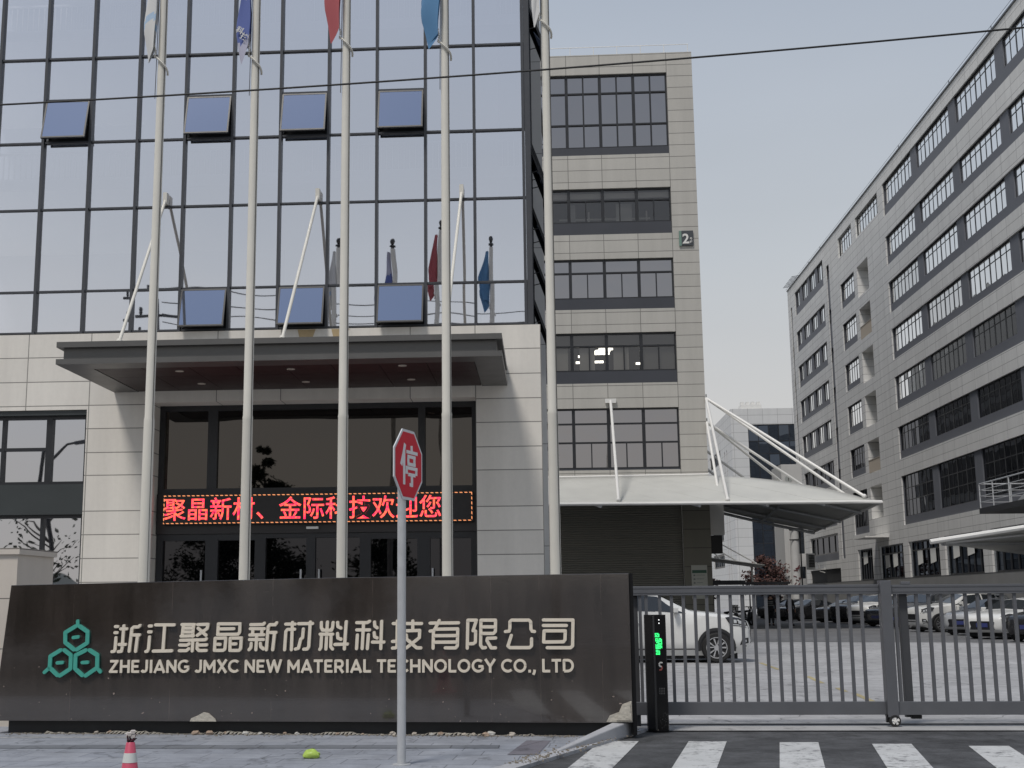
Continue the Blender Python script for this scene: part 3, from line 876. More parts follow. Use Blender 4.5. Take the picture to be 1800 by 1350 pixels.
for x, y in ((-7.26, 24.6), (-7.22, 26.1), (-5.0, 24.6), (-4.98, 26.1), (-2.74, 24.45), (-2.73, 26.05)):
    MB().lathe([(.001, 0), (.06, 0), (.065, .012), (.085, .012), (.085, -.002), (.07, -.004), (.06, -.004)], (x, y, 6.085), 14).build('downlight', M('downlight ring', (.5, .46, .4), .4), cpo)
for x, xt in ((-8.22, -8.40), (-5.0, -4.93), (-1.83, -1.70)):
    m = MB().tube((x, 23.72, 6.53), (xt, 26.93, 10.45), .034, n=12)
    m.tube((x, 23.70, 6.51), (x, 23.74, 6.56), .06, n=10)
    m.obox((xt, 26.98, 10.5), (.045, 0, 0), (0, .09, 0), (0, 0, .13))
    m.build('tie_rod', POLEW, cpo, smooth=True)
# stain on the ledge below the curtain wall
ST = M('rust stain', (.45, .34, .19), .7, nz=(6, .2))
m = MB()
for x0, x1, zz in ((-5.35, -4.95, 7.2), (-4.6, -4.2, 7.22)):
    m.prism([(x0, 7.42), (x0+.05, zz), ((x0+x1)/2, zz-.1), (x1-.06, zz+.05), (x1, 7.42)], (0, 26.9955, 0), (1, 0, 0), (0, 0, 1), (0, .004, 0))
m.build('rust_stain', ST, b1)

# ------------------------------------------------------------------ LED board
led = thing('led_board', 'long LED board with glowing red Chinese characters above the entrance doors', 'LED sign', (-4.9, 27.2, 3.53))
m = MB()
m.box(-8.36, -1.52, 27.36, 27.53, 3.19, 3.84)
m.build('board', M('led panel', (.02, .018, .018), .5, nz=(40, .3)), led)
def led_mat(name, a, b, s, sc):
    mt, t, bs = newmat(name)
    g = nd(t, 'NewGeometry')
    v = noise(t, scaled(t, g.outputs['Position'], (1, 1, 1)), sc, 2)
    mxn = nd(t, 'Mix', data_type='RGBA')
    mxn.inputs['A'].default_value = a+(1,)
    mxn.inputs['B'].default_value = b+(1,)
    t.links.new(mth(t, 'MULTIPLY', mth(t, 'SUBTRACT', v, .35), 3.2), mxn.inputs['Factor'])
    mxn.clamp_factor = True
    t.links.new(mxn.outputs['Result'], bs.inputs['Emission Color'])
    bs.inputs['Emission Strength'].default_value = s
    bs.inputs['Base Color'].default_value = (.05, .01, .01, 1)
    return mt
LEDR = led_mat('red led', (1, .012, .10), (1, .15, .05), 1.9, 18)
LEDY = M('amber led', (1, .38, .16), emit=1.0)
for k, ch in enumerate('聚晶新材、金际科技欢迎您'):
    text('led_character', ch, .525, LEDR, led, (-8.34+.512*k, 27.36, 3.325), (1, 0, 0), (0, 0, 1), (0, -1, 0), .006, .0042, 'LEFT', sx=.97)
mt, t_, bs_ = newmat('dashed amber led')
g_ = nd(t_, 'NewGeometry')
s_ = nd(t_, 'SeparateXYZ')
t_.links.new(g_.outputs['Position'], s_.inputs[0])
hv = mth(t_, 'MULTIPLY', mth(t_, 'LESS_THAN', mth(t_, 'FRACT', mth(t_, 'MULTIPLY', s_.outputs['X'], 9.5)), .58), mth(t_, 'LESS_THAN', mth(t_, 'FRACT', mth(t_, 'MULTIPLY', s_.outputs['Z'], 10.5)), .58))
vv = mth(t_, 'LESS_THAN', mth(t_, 'FRACT', mth(t_, 'MULTIPLY', mth(t_, 'ADD', s_.outputs['X'], s_.outputs['Z']), 9.5)), .58)
bs_.inputs['Emission Color'].default_value = (1, .36, .14, 1)
t_.links.new(mth(t_, 'MULTIPLY', vv, 1.15), bs_.inputs['Emission Strength'])
bs_.inputs['Base Color'].default_value = (.03, .01, .01, 1)
m = MB()
for (a, b, w) in ((0, 1, 0), (1, 2, 0), (2, 3, 0), (3, 0, 0)):
    o_ = [(-8.335, 3.205), (-1.545, 3.205), (-1.545, 3.825), (-8.335, 3.825)]
    i_ = [(-8.317, 3.223), (-1.563, 3.223), (-1.563, 3.807), (-8.317, 3.807)]
    m.quad(*[(p[0], 27.354, p[1]) for p in (o_[a], o_[b], i_[b], i_[a])])
m.build('border_lights', mt, led)

# ------------------------------------------------------------------ building 2
b2 = thing('factory_block', 'grey clad factory block with ribbon windows and a roller shutter, number 2 on its corner', 'building', (4, 69, 0))
ROW2 = [(26.43, 26.88, 31.3), (21.75, 22.45, 24.45), (17.43, 18.05, 20.33), (13.25, 13.93, 16.1), (8.45, 8.53, 11.87)]
BX = [7.47-1.915*k for k in range(6)]
m = MB()
holed(m, 'y', 69, -12, 8.93, 0, 32.5, [(-4, 7.47, a, c) for a, b, c in ROW2]+[(.4, 7.45, 0, 6.9)], .16)
m.quad((8.93, 69, 0), (8.93, 157, 0), (8.93, 157, 32.5), (8.93, 69, 32.5))
m.quad((-12, 69, 32.5), (8.93, 69, 32.5), (8.93, 157, 32.5), (-12, 157, 32.5))
m.quad((-12, 157, 0), (8.93, 157, 0), (8.93, 157, 32.5), (-12, 157, 32.5))
m.build('wall', STONE2, b2)
MB().box(7.47, 8.935, 68.985, 70, 0, 7.6).build('dark_pier', panel('dark olive pier', (.19, .18, .145), h=[('m', 1.0, .2)], w=.014, var=.05), b2)  # lower pier drawn darker and more olive than the wall
for r, (a, b, c) in enumerate(ROW2):
    m = MB()
    m.box(-4, 7.47, 69.07, 69.3, a, b)
    m.build('spandrel', SPAN2, b2)
    for k in range(4):
        u1, u0 = BX[k]-.0, BX[k+1]
        if r == 0:
            hs, vs, vp = [28.3, 30.2], [(u0+u1)/2], ()
        elif r == 4:
            hs, vs, vp = [9.98, 11.02], [], [((u0+u1)/2, 8.6, 9.95)]
        else:
            hs, vs = [b+(c-b)*.66], []
            vp = [((u0+u1)/2, b+.09, b+(c-b)*.66-.04)]
        window('window', 'y', 69.2, u0, u1, b, c, b2, vs, hs, t=.085, dp=.14, fm=ALU2, gm=G_B2T if r in (1, 3) else G_B2, vparts=vp)
# the lit room behind the fourth row of windows
m = MB()
m.quad((-4, 69.5, 13.7), (8.7, 69.5, 13.7), (8.7, 77, 13.7), (-4, 77, 13.7))
m.quad((-4, 69.5, 16.6), (8.7, 69.5, 16.6), (8.7, 77, 16.6), (-4, 77, 16.6))
m.quad((-4, 77, 13.7), (8.7, 77, 13.7), (8.7, 77, 16.6), (-4, 77, 16.6))
m.build('room', M('dim room', (.05, .05, .048), .9), b2)
LAMP = M('tube lamp', (1, .96, .86), emit=5)
for x, y, z in ((1.9, 73, 16.2), (3.0, 74, 15.95), (2.55, 71.5, 15.2), (3.6, 72.5, 15.7), (3.9, 75, 16.3), (6.2, 71.5, 15.25), (6.3, 73, 15.7), (6.5, 75.5, 16.2), (5.9, 72.4, 14.9), (2.4, 71.0, 14.75), (3.1, 70.6, 14.7), (6.9, 71.0, 14.75), (3.5, 71.5, 15.35)):
    MB().box(x-.42, x+.42, y-.07, y+.07, z, z+.11).build('tube_lamp', LAMP, b2)
m = MB()
m.quad((-4, 69.5, 22.3), (8.7, 69.5, 22.3), (8.7, 76, 22.3), (-4, 76, 22.3))
m.quad((-4, 69.5, 24.9), (8.7, 69.5, 24.9), (8.7, 76, 24.9), (-4, 76, 24.9))
m.quad((-4, 76, 22.3), (8.7, 76, 22.3), (8.7, 76, 24.9), (-4, 76, 24.9))
m.build('room', M('pale room', (.34, .34, .33), .9), b2)
m = MB()
m.box(-2, 7.4, 69.5, 69.8, 24.0, 24.32)
m.build('ceiling_beam', WHITEP, b2)
m = MB()
m.tube((1.2, 70.4, 23.05), (6.4, 70.4, 23.05), .06, n=8)
for x in (2.9, 6.2):
    m.tube((x, 70.4, 22.4), (x, 70.4, 23.5), .05, n=8)
m.build('pipe', WHITEP, b2)
for x0, x1 in ((4.4, 5.3), (1.75, 2.1)):
    MB().box(x0, x1, 69.6, 69.63, 22.5, 23.7).build('blind', M('pale curtain', (.42, .43, .42), .8), b2)
BLIND = M('roller blind', (.50, .49, .45), .8)
for x0, x1 in ((2.14, 2.98), (4.02, 4.86), (.6, 1.5)):
    MB().box(x0, x1, 69.3, 69.33, 13.95, 15.35).build('blind', BLIND, b2)
BLIND2 = M('grey blind', (.22, .22, .205), .8)
MB().box(5.6, 7.4, 69.32, 69.34, 13.95, 15.35).build('blind', BLIND2, b2)
MB().box(-2, 7.4, 69.36, 69.38, 15.45, 16.1).build('blind', BLIND2, b2)
# side windows (they show as reflections in the block opposite)
for z in (9, 13.5, 18, 22.3, 26.8):
    MB().box(8.931, 8.96, 72, 154, z-.9, z+2.6).build('window_band', M('dark ribbon window', (.012, .013, .016), .25), b2)
# roller shutter
m = MB()
pts = []
for i in range(56):
    z = .02+i*.122
    pts += [(69.30, z), (69.25, z+.03), (69.25, z+.085), (69.30, z+.11)]
vs_ = [(x, y, z) for y, z in pts for x in (.4, 7.45)]
m.add(vs_, [(2*i, 2*i+1, 2*i+3, 2*i+2) for i in range(len(pts)-1)])
m.build('roller_shutter', M('shutter slats', (.20, .192, .165), .55, .2, nz=(2, .1)), b2)
m = MB()
for x in [-11.5+i*1.35 for i in range(16)]:
    m.tube((x, 69.2, 32.5), (x, 69.2, 33.05), .02, n=5)
m.tube((-11.5, 69.2, 33.05), (8.8, 69.2, 33.05), .022, n=5)
m.build('roof_rail', WHITEP, b2)
sg = thing('number_sign', 'dark square plate with a white 2 fixed near the corner of the grey block', 'sign', (8.22, 68.95, 21.4))
MB().box(7.97, 8.62, 68.9, 68.995, 20.96, 21.83).build('plate', M('sign plate', (.055, .06, .068), .45), sg, bevel=.02)
MB().box(7.83, 7.968, 68.9, 68.995, 20.955, 21.82).build('green_strip', M('sage green strip', (.15, .24, .2), .5), sg)
text('numeral', '2', .78, WHITEP, sg, (8.2, 68.898, 21.09), (1, 0, 0), (0, 0, 1), (0, -1, 0), .02, .018)
text('small_characters', '号', .15, WHITEP, sg, (8.49, 68.898, 21.3), (1, 0, 0), (0, 0, 1), (0, -1, 0), .012, .002)
text('small_characters', '楼', .15, WHITEP, sg, (8.49, 68.898, 21.11), (1, 0, 0), (0, 0, 1), (0, -1, 0), .012, .003)
nb = thing('notice_board', 'pale notice board with a green heading on the pier beside the roller shutter', 'notice board', (8.2, 68.95, 2.4))
MB().box(7.82, 8.66, 68.93, 68.995, 1.5, 3.28).build('board', M('notice paper', (.50, .50, .44), .6, nz=(3, .05)), nb)
MB().box(7.86, 8.62, 68.925, 68.93, 2.86, 3.02).build('heading', M('green heading', (.05, .12, .08), .6), nb)
m = MB()
for i in range(6):
    m.box(7.92, 8.02, 68.926, 68.93, 2.7-i*.2, 2.78-i*.2)
    m.box(8.08, 8.08+.45-.06*(i % 3), 68.926, 68.93, 2.74-i*.2, 2.765-i*.2)
m.build('printed_lines', M('print grey', (.2, .22, .2), .7), nb)
wp = thing('wall_panel', 'narrow white panel with a black box under it on the corner of the shuttered block', 'panel', (9.2, 69.6, 5.5))
MB().box(8.94, 9.75, 69.5, 69.6, 4.9, 7.0).build('panel', WHITEP, wp)
MB().box(8.94, 9.6, 69.45, 69.7, 3.9, 4.88).build('box', BLACK, wp)

# ------------------------------------------------------------------ building 3 on the right
b3 = thing('long_block', 'long eight storey pale clad block with slate window bands filling the right side', 'building', (27, 95, 0))
ROW3 = [(30.87, 31.7, 33.5), (26.92, 27.6, 29.22), (23.12, 23.8, 25.55), (19.45, 20.0, 21.85), (15.6, 16.25, 18.1), (11.8, 12.4, 14.25), (6.85, 7.45, 10.5)]
BAY = [(97.15-8.75*k-7.4, 97.15-8.75*k) for k in range(5)]
m = MB()
H, HD = [], []
for r, (a, b, c) in enumerate(ROW3):
    H.append((54, 97.2, a, c))
    H.append((107.5, 112.5, b if r == 0 else a, c))
    if r < 6:
        H.append((119.0, 132.6, a, c-.1))
    else:
        H.append((119.0, 132.6, 8.1, c))
    if r > 0:
        HD.append((102.8, 106.4, c-2.65, c))
H += [(98.8, 106, 31.7, 33.42), (116.5, 117.6, 5.0, 32.3), (134.3, 135.0, 5, 32.3), (119, 131.4, 4.95, 7.4), (118.6, 132, 2.95, 4.2)]
GF = [(97.9, 105.1), (89.1, 96.4), (80.4, 87.9), (71.7, 78.9), (63, 70.2), (54.2, 61.4), (107, 111.9)]
H += [(a, b, 2.95, 5.55) for a, b in GF]
holed(m, 'x', 27, 50, 136.4, 2.95, 34.5, H+HD, .14)
m.quad((27, 136.4, 0), (60, 136.4, 0), (60, 136.4, 34.5), (27, 136.4, 34.5))
m.quad((27, 50, 0), (60, 50, 0), (60, 50, 34.5), (27, 50, 34.5))
m.quad((27, 50, 34.5), (60, 50, 34.5), (60, 136.4, 34.5), (27, 136.4, 34.5))
for a, b, c, e in HD:
    for p, q in (((a, c), (b, c)), ((b, c), (b, e)), ((b, e), (a, e)), ((a, e), (a, c))):
        m.quad((27.14, p[0], p[1]), (27.14, q[0], q[1]), (28.0, q[0], q[1]), (28.0, p[0], p[1]))
    m.quad((28, a, c), (28, b, c), (28, b, e), (28, a, e))
m.build('wall', STONE3, b3)
MB().box(26.93, 27.3, 50, 136.45, 34.5, 34.62).build('parapet_cap', ALU, b3)
MB().box(27.02, 60, 50, 136.3, 0, 2.95).build('podium', M('podium render', (.22, .22, .215), .85, nz=(.8, .15)), b3)
def wn(u0, u1, z0, z1, n, top, gm):
    vs = []
    for i in range(1, n):
        vs.append((u0+(u1-u0)*i/n, .12 if i % 2 == 0 else .035))
    window('window', 'x', 27.20, u0, u1, z0, z1, b3, vs, top, t=.055, dp=.035, fm=ALU2, gm=gm)
for r, (a, b, c) in enumerate(ROW3):
    gm = G_B3 if r < 5 else G_B3L  # lower rows take dimmer glass, their dark reflections put into its tint
    m = MB()
    holed(m, 'x', 27.10, 54, 97.2, a, c, [(u0, u1, b, c) for u0, u1 in BAY], .12)
    m.build('window_band', SPAN3, b3)
    for u0, u1 in BAY:
        wn(u0, u1, b, c, 8, [c-.55] if r < 6 else [b+1.2, c-.95], gm if gm is G_B3L or random.random() < .7 else G_B3B)
    if r == 0:
        wn(107.5, 112.5, b, c, 6, [c-.55], gm)
    else:
        m = MB()
        holed(m, 'x', 27.09, 107.5, 112.5, a, c, [(107.5, 112.5, b, c)], .12)
        m.build('window_band', SPAN3, b3)
        wn(107.5, 112.5, b, c, 6, [c-.55], gm)
    a2, b2_, c2 = (a, b, c-.1) if r < 6 else (8.1, 8.75, c)
    gr = [(130.3, 132.5), (126.6, 129.3), (122.9, 125.6), (119.2, 121.9)]
    m = MB()
    holed(m, 'x', 27.10, 119.0, 132.6, a2, c2, [(u0, u1, b2_, c2) for u0, u1 in gr], .12)
    m.build('window_band', SPAN3, b3)
    for u0, u1 in gr:
        window('window', 'x', 27.2, u0, u1, b2_, c2, b3, [u0+(u1-u0)*.36, u0+(u1-u0)*.7], [], t=.1, dp=.05, gm=gm)
wn(98.8, 106, 31.7, 33.42, 8, [32.87], G_B3)
for u0, u1 in ((116.5, 117.6), (134.3, 135.0)):
    m = MB()
    sl_ = [(u0, u1, c-2.5, c-1.15) for a, b, c in ROW3]
    holed(m, 'x', 27.07, u0, u1, 5.0, 32.3, sl_, .2)
    m.build('window_band', SPAN3, b3)
    m = MB()
    for h in sl_:
        m.quad((27.25, u0, h[2]), (27.25, u1, h[2]), (27.25, u1, h[3]), (27.25, u0, h[3]))
    m.build('slit_window', G_B3L, b3)
window('window', 'x', 27.25, 119, 131.4, 5.6, 7.4, b3, [121.4, 124, 126.6, 129.2], [], t=.14, gm=G_B3L)
MB().box(27.1, 27.3, 119, 131.4, 4.95, 5.6).build('window_band', SPAN3, b3)
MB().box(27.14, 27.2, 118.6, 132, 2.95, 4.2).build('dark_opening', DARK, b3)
for u0, u1 in GF:
    window('window', 'x', 27.3, u0, u1, 2.95, 5.55, b3, [u0+(u1-u0)*i/6 for i in range(1, 6)], [4.9] if u0 > 60 else [], t=.1, gm=G_B4)
DAYL = M('daylight white', (.80, .80, .76), .7)  # pale panels paint in the daylight seen through from the far side
for u, w, z in ((103.3, 1.3, 4.3), (101.0, 1.3, 4.35), (94.4, 1.25, 4.35), (91.3, 1.3, 4.38), (86.2, 1.3, 4.55), (83.3, 1.35, 4.65), (110.2, 1.4, 4.8)):
    m = MB()
    m.quad((27.22, u-w/2, z-.42), (27.22, u+w/2, z-.55), (27.22, u+w/2, z+.5), (27.22, u-w/2, z+.5))
    m.build('daylight_panel', DAYL, b3)
BALU = M('faded balustrade', (.36, .32, .27), .7)
for r in (2, 5):
    c = ROW3[r][2]
    m = MB()
    for i in range(25):
        y = 102.9+i*.144
        m.box(27.0, 27.05, y-.02, y+.02, c-2.6, c-1.62)
    m.box(26.99, 27.07, 102.8, 106.4, c-1.62, c-1.54)
    m.build('balustrade', BALU, b3)
m = MB()
m.box(25.15, 26.99, 101.6, 105.6, 6.16, 6.27)
m.build('door_awning', WHITEP, b3)
m = MB()
for i in range(9):
    m.obox((27.3, 131+i*.6, 34.95), (.9, .35, .22), (.02, -.02, .0), (-.005, 0, .03))
    m.tube((27.4, 131+i*.6, 34.6), (27.3, 131+i*.6, 34.95), .03, n=5)
m.build('roof_fins', ALU, b3)
m = MB()
for y in (125, 119.5, 92, 80, 72):
    m.tube((26.97, y, 34.6), (26.97, y, 34.85), .025, n=5)
m.path([(26.97, 137, 34.84), (26.97, 100, 34.84), (26.97, 50, 34.84)], .012, 4)
m.build('roof_wire', ALU, b3)

# ------------------------------------------------------------------ far building
b4 = thing('far_block', 'pale block with a dark glass front standing far behind between the two large blocks', 'building', (34, 190, 0))
m = MB()
holed(m, 'y', 190, 28.3, 60, 0, 29.6, [(30.75, 52, 0, 27.2)], .3)
holed(m, 'x', 28.3, 190, 262, 0, 29.6, [(203, 216, z, z+2.2) for z in (6.3, 10.4, 14.5, 18.6, 22.7)]+[(221, 236, z, z+2.2) for z in (6.3, 10.4, 14.5, 18.6, 22.7)]+[(195.5, 196.3, 3, 24), (198, 198.8, 3, 24)], .3)
m.quad((28.3, 190, 29.6), (60, 190, 29.6), (60, 262, 29.6), (28.3, 262, 29.6))
m.build('wall', STONE4, b4)
window('glass_front', 'y', 190.2, 30.75, 52, 0, 27.2, b4, [30.75+1.52*i for i in range(1, 14)], [1.9*i for i in range(1, 14)], t=.12, gm=G_B4, jit=.09)
for z in (6.3, 10.4, 14.5, 18.6, 22.7):
    for u0, u1 in ((203, 216), (221, 236)):
        window('window', 'x', 28.55, u0, u1, z, z+2.2, b4, [u0+2.6*i for i in range(1, int((u1-u0)/2.6))], [], t=.3, gm=G_B4)
m = MB()
for u in (195.5, 198):
    m.quad((28.5, u, 3), (28.5, u+.8, 3), (28.5, u+.8, 24), (28.5, u, 24))
m.build('slit_window', G_B4, b4)
m = MB()
m.box(29.9, 33, 190.5, 193, 29.6, 30.3)
for x in (30.2, 31.0, 31.8, 32.6):
    m.box(x-.25, x+.25, 190.8, 191.6, 30.3, 30.75)
m.build('roof_plant', WHITEP, b4)
# white stair tower with a round number
st = thing('stair_tower', 'narrow white tower with a round numbered disc, beyond the membrane canopy', 'tower', (23, 122, 0))
m = MB()
holed(m, 'y', 121, 22.5, 24.4, 0, 14.0, [(23.6, 24.35, 10.9, 11.9), (23.6, 24.35, 5.6, 8.2), (23.6, 24.35, 3.3, 4.4)], .3)
m.quad((22.5, 121, 0), (22.5, 126, 0), (22.5, 126, 14), (22.5, 121, 14))
m.quad((22.5, 121, 14), (24.4, 121, 14), (24.4, 126, 14), (22.5, 126, 14))
m.quad((24.4, 121, 0), (24.4, 126, 0), (24.4, 126, 14), (24.4, 121, 14))
m.quad((22.5, 126, 0), (24.4, 126, 0), (24.4, 126, 14), (22.5, 126, 14))
m.build('wall', M('white render', (.56, .56, .55), .7, nz=(1, .06)), st)
m = MB()
for a, b in ((10.9, 11.9), (5.6, 8.2), (3.3, 4.4)):
    m.quad((23.6, 121.25, a), (24.35, 121.25, a), (24.35, 121.25, b), (23.6, 121.25, b))
m.build('window', G_B4, st)
m = MB()
m.tube((23.15, 120.98, 12.6), (23.15, 121.0, 12.6), .34, n=20)
dsk = m.build('disc', M('grey disc', (.36, .38, .37), .6), st)
text('numeral', '1', .45, M('ink', (.06, .06, .06), .6), st, (23.15, 120.975, 12.44), (1, 0, 0), (0, 0, 1), (0, -1, 0), .01, .008)
pl = thing('concrete_pole', 'white concrete pole with metal clamps and graffiti at its foot, before the far block', 'pole', (22.85, 118, 0))
MB().tube((22.8, 118, 0), (22.85, 118, 9.5), .42, .40, n=16).build('shaft', M('pale concrete', (.52, .52, .51), .8, nz=(2, .1)), pl, smooth=True)
m = MB()
for z in (7.6, 6.7):
    m.tube((22.85, 118, z), (22.85, 118, z+.1), .43, n=16)
    m.tube((22.3, 117.6, z+.05), (23.5, 117.6, z+.05), .04, n=6)
m.build('clamp', ALU2, pl)
m = MB()
rg = random.Random(3)
for i in range(16):
    a, z = -1.57+rg.uniform(-.8, .8), rg.uniform(2.3, 4.4)
    c = Vector((22.82+.43*math.cos(a), 118+.43*math.sin(a), z))
    tt = Vector((-math.sin(a), math.cos(a), rg.uniform(-1.2, 1.2))).normalized()
    m.obox(c, tt*rg.uniform(.08, .2), tt.cross(Vector((math.cos(a), math.sin(a), 0)))*.035, Vector((math.cos(a), math.sin(a), 0))*.012)
m.build('graffiti', M('dark red paint', (.12, .03, .035), .7), pl)
MB().tube((23.35, 118.1, 0), (23.4, 118.1, 9), .07, n=8).build('cable_duct', ALU2, pl)

# ------------------------------------------------------------------ membrane canopies
def lerp(a, b, t):
    return Vector(a)*(1-t)+Vector(b)*t
mc = thing('membrane_canopy', 'large white membrane canopy wrapping the corner of the grey block above the roller shutter', 'canopy', (9, 66, 6))
def mem_front(u, v):
    a = lerp((-3, 68.95, 8.02), (8.93, 68.95, 8.08), u)
    b = lerp((-3, 62, 6.12), (16.2, 62, 6.03), u)
    p = lerp(a, b, v)
    p.z += -.25*math.sin(math.pi*v)*(1-u*.9)+.28*math.sin(math.pi*v)*u**3
    return p
def mem_side(u, v):
    a = lerp((8.95, 69.0, 8.08), (8.95, 77.4, 7.2), u)
    b = lerp((16.2, 62, 6.03), (16.15, 77.2, 5.45), u)
    p = lerp(a, b, v)
    p.z += .28*math.sin(math.pi*v)*(1-u)**2-.12*math.sin(math.pi*v)*u
    p.y += -.5*math.sin(math.pi*v)*u
    return p
mb = MB()
mb.grid(mem_front, 24, 8)
mb.grid(mem_side, 12, 10)
ob = mb.build('membrane', MEMB, mc, smooth=70)
sm = MB()
for u in (.12, .24, .36, .48, .6, .72, .86):
    sm.path([mem_front(u, .02+.96*j/10)+Vector((0, 0, .018)) for j in range(11)], .010, 5)
for u in (.2, .5, .8):
    sm.path([mem_side(u, .02+.96*j/10)+Vector((0, 0, .018)) for j in range(11)], .010, 5)
sm.build('seam', M('membrane seam', (.42, .42, .39), .7), mc, smooth=True)
sd = ob.modifiers.new('thickness', 'SOLIDIFY')
sd.thickness = .02
mb = MB()
mb.path([mem_front(i/20, 1)+Vector((0, -.03, 0)) for i in range(21)]+[mem_side(i/10, 1)+Vector((.03, 0, 0)) for i in range(1, 11)], .085, 8)
mb.path([mem_front(i/10, 0)+Vector((0, -.06, .04)) for i in range(11)], .07, 6)
mb.build('edge_tube', WHITEP, mc, smooth=True)
mb = MB()
for u in (.25, .55, .8, 1.0):
    mb.path([mem_side(u, j/8)-Vector((0, 0, .12)) for j in range(9)], .09, 6)
mb.path([mem_side(j/8, .55)-Vector((0, 0, .14)) for j in range(9)], .08, 6)
for u in (.3, .55, .72, .86):
    mb.path([mem_front(u, j/8)-Vector((0, 0, .12)) for j in range(9)], .08, 6)
mb.build('rib', GALV, mc, smooth=True)
S0, S1 = (8.97, 68.9, 12.3), (8.98, 69.05, 11.0)
for a, b in ((S0, (15.55, 62.5, 6.35)), (S0, (15.75, 65.0, 6.25)), (S0, (8.94, 62.2, 6.25)), (S1, (8.98, 65.9, 7.15)),
             (S1, (15.9, 69.0, 6.1)), (S1, (15.9, 72.4, 5.9)), ((8.98, 73, 10.2), (15.8, 76.5, 5.75)), ((3.77, 68.9, 12.25), (3.65, 62.15, 6.3)),
             ((8.98, 76, 9.8), (13.0, 76.8, 6.6))):
    mb = MB().tube(a, b, .075, n=8)
    mb.sphere(b, .12, 8, 6)
    mb.obox(a, (.02, 0, 0), (0, .05, 0), (0, 0, .22)) if a[0] > 8 else mb.obox(a, (.3, 0, 0), (0, .05, 0), (0, 0, .12))
    mb.build('strut', WHITEP, mc, smooth=True)
mc2 = thing('membrane_canopy', 'small distant membrane canopy with thin struts seen under the large one', 'canopy', (15, 112, 4))
mb = MB()
mb.grid(lambda u, v: Vector((11+u*7.2, 107+v*9, 5.3-u*1.05+.4*v-.25*math.sin(math.pi*v))), 8, 8)
o2 = mb.build('membrane', MEMB, mc2, smooth=70)
o2.modifiers.new('thickness', 'SOLIDIFY').thickness = .08
mb = MB()
for a, b in (((11, 108, 8.2), (17.6, 107.4, 4.35)), ((11, 111, 8.0), (16.8, 111, 4.5)), ((11, 108, 8.2), (14.6, 107.4, 4.8)), ((11, 112, 7.2), (13.6, 112, 5.2))):
    mb.tube(a, b, .06, n=6)
mb.build('strut', WHITEP, mc2)
MB().tube((17.9, 112, 0), (17.9, 112, 4.4), .09, n=8).tube((11.3, 112, 0), (11.3, 112, 8.2), .1, n=8).build('post', WHITEP, mc2)
mc3 = thing('membrane_canopy', 'pale membrane carport at the right edge, over the parked cars', 'canopy', (20, 56, 3))
mb = MB()
A_, B_, C_, D_ = Vector((15.0, 50.6, 3.62)), Vector((26.4, 50.6, 5.25)), Vector((26.4, 68, 3.45)), Vector((16.6, 66, 3.25))
def car_f(u, v):
    p = lerp(lerp(A_, B_, u), lerp(A_, C_, u)+(D_-A_)*(1-u)*.0, v)
    p.z += .25*math.sin(math.pi*v)*u*.6
    return p
mb.grid(car_f, 16, 12)
o3 = mb.build('membrane', MEMB, mc3, smooth=70)
o3.modifiers.new('thickness', 'SOLIDIFY').thickness = .02
MB().path([car_f(i/12, 0) for i in range(13)], .10, 8).build('edge_tube', WHITEP, mc3, smooth=True)
mb = MB()
for v in (.35, .7):
    mb.path([car_f(.06+.92*i/12, v)-Vector((0, 0, .1)) for i in range(13)], .06, 6)
mb.build('rib', GALV, mc3, smooth=True)
mb = MB()
for y in (51.5, 59, 66.5):
    MB().tube((26.2, y, 0), (26.2, y, 5.3), .12, n=8).build('post', WHITEP, mc3)

# steel landing with stairs at the right edge
ld = thing('steel_landing', 'dark steel landing with grey railings projecting from the long block at the right edge', 'landing', (24.5, 61, 5.8))
MB().box(22.0, 26.95, 52, 65.6, 5.62, 5.9).build('deck', M('dark steel deck', (.02, .021, .024), .5), ld)
mb = MB()
for y in (65.5, 63.6, 61.4, 58.5, 55.5):
    mb.tube((22.05, y, 5.9), (22.05, y, 7.1), .035, n=6)
for x in (23.6, 25.2, 26.8):
    mb.tube((x, 65.5, 5.9), (x, 65.5, 7.1), .035, n=6)
for z in (6.2, 6.5, 6.8, 7.12):
    r = .035 if z > 7 else .02
    mb.tube((22.05, 65.5, z), (22.05, 52, z), r, n=6)
    mb.tube((22.05, 65.5, z), (26.9, 65.5, z), r, n=6)
mb.build('railing', GALV, ld)
mb = MB()
mb.obox((22.6, 58.5, 6.9), (.04, 0, 0), (0, 3.4, -.0), (0, 0, .0001+.12))
mb.v = [Vector((v.x, v.y, v.z-(v.y-58.5)*.30)) for v in map(Vector, mb.v)]
mb.build('stair_stringer', GALV, ld)
MB().tube((26.2, 62, 0), (26.2, 62, 5.62), .15, n=8).tube((22.4, 54, 0), (22.4, 54, 5.62), .15, n=8).build('column', ALU, ld)

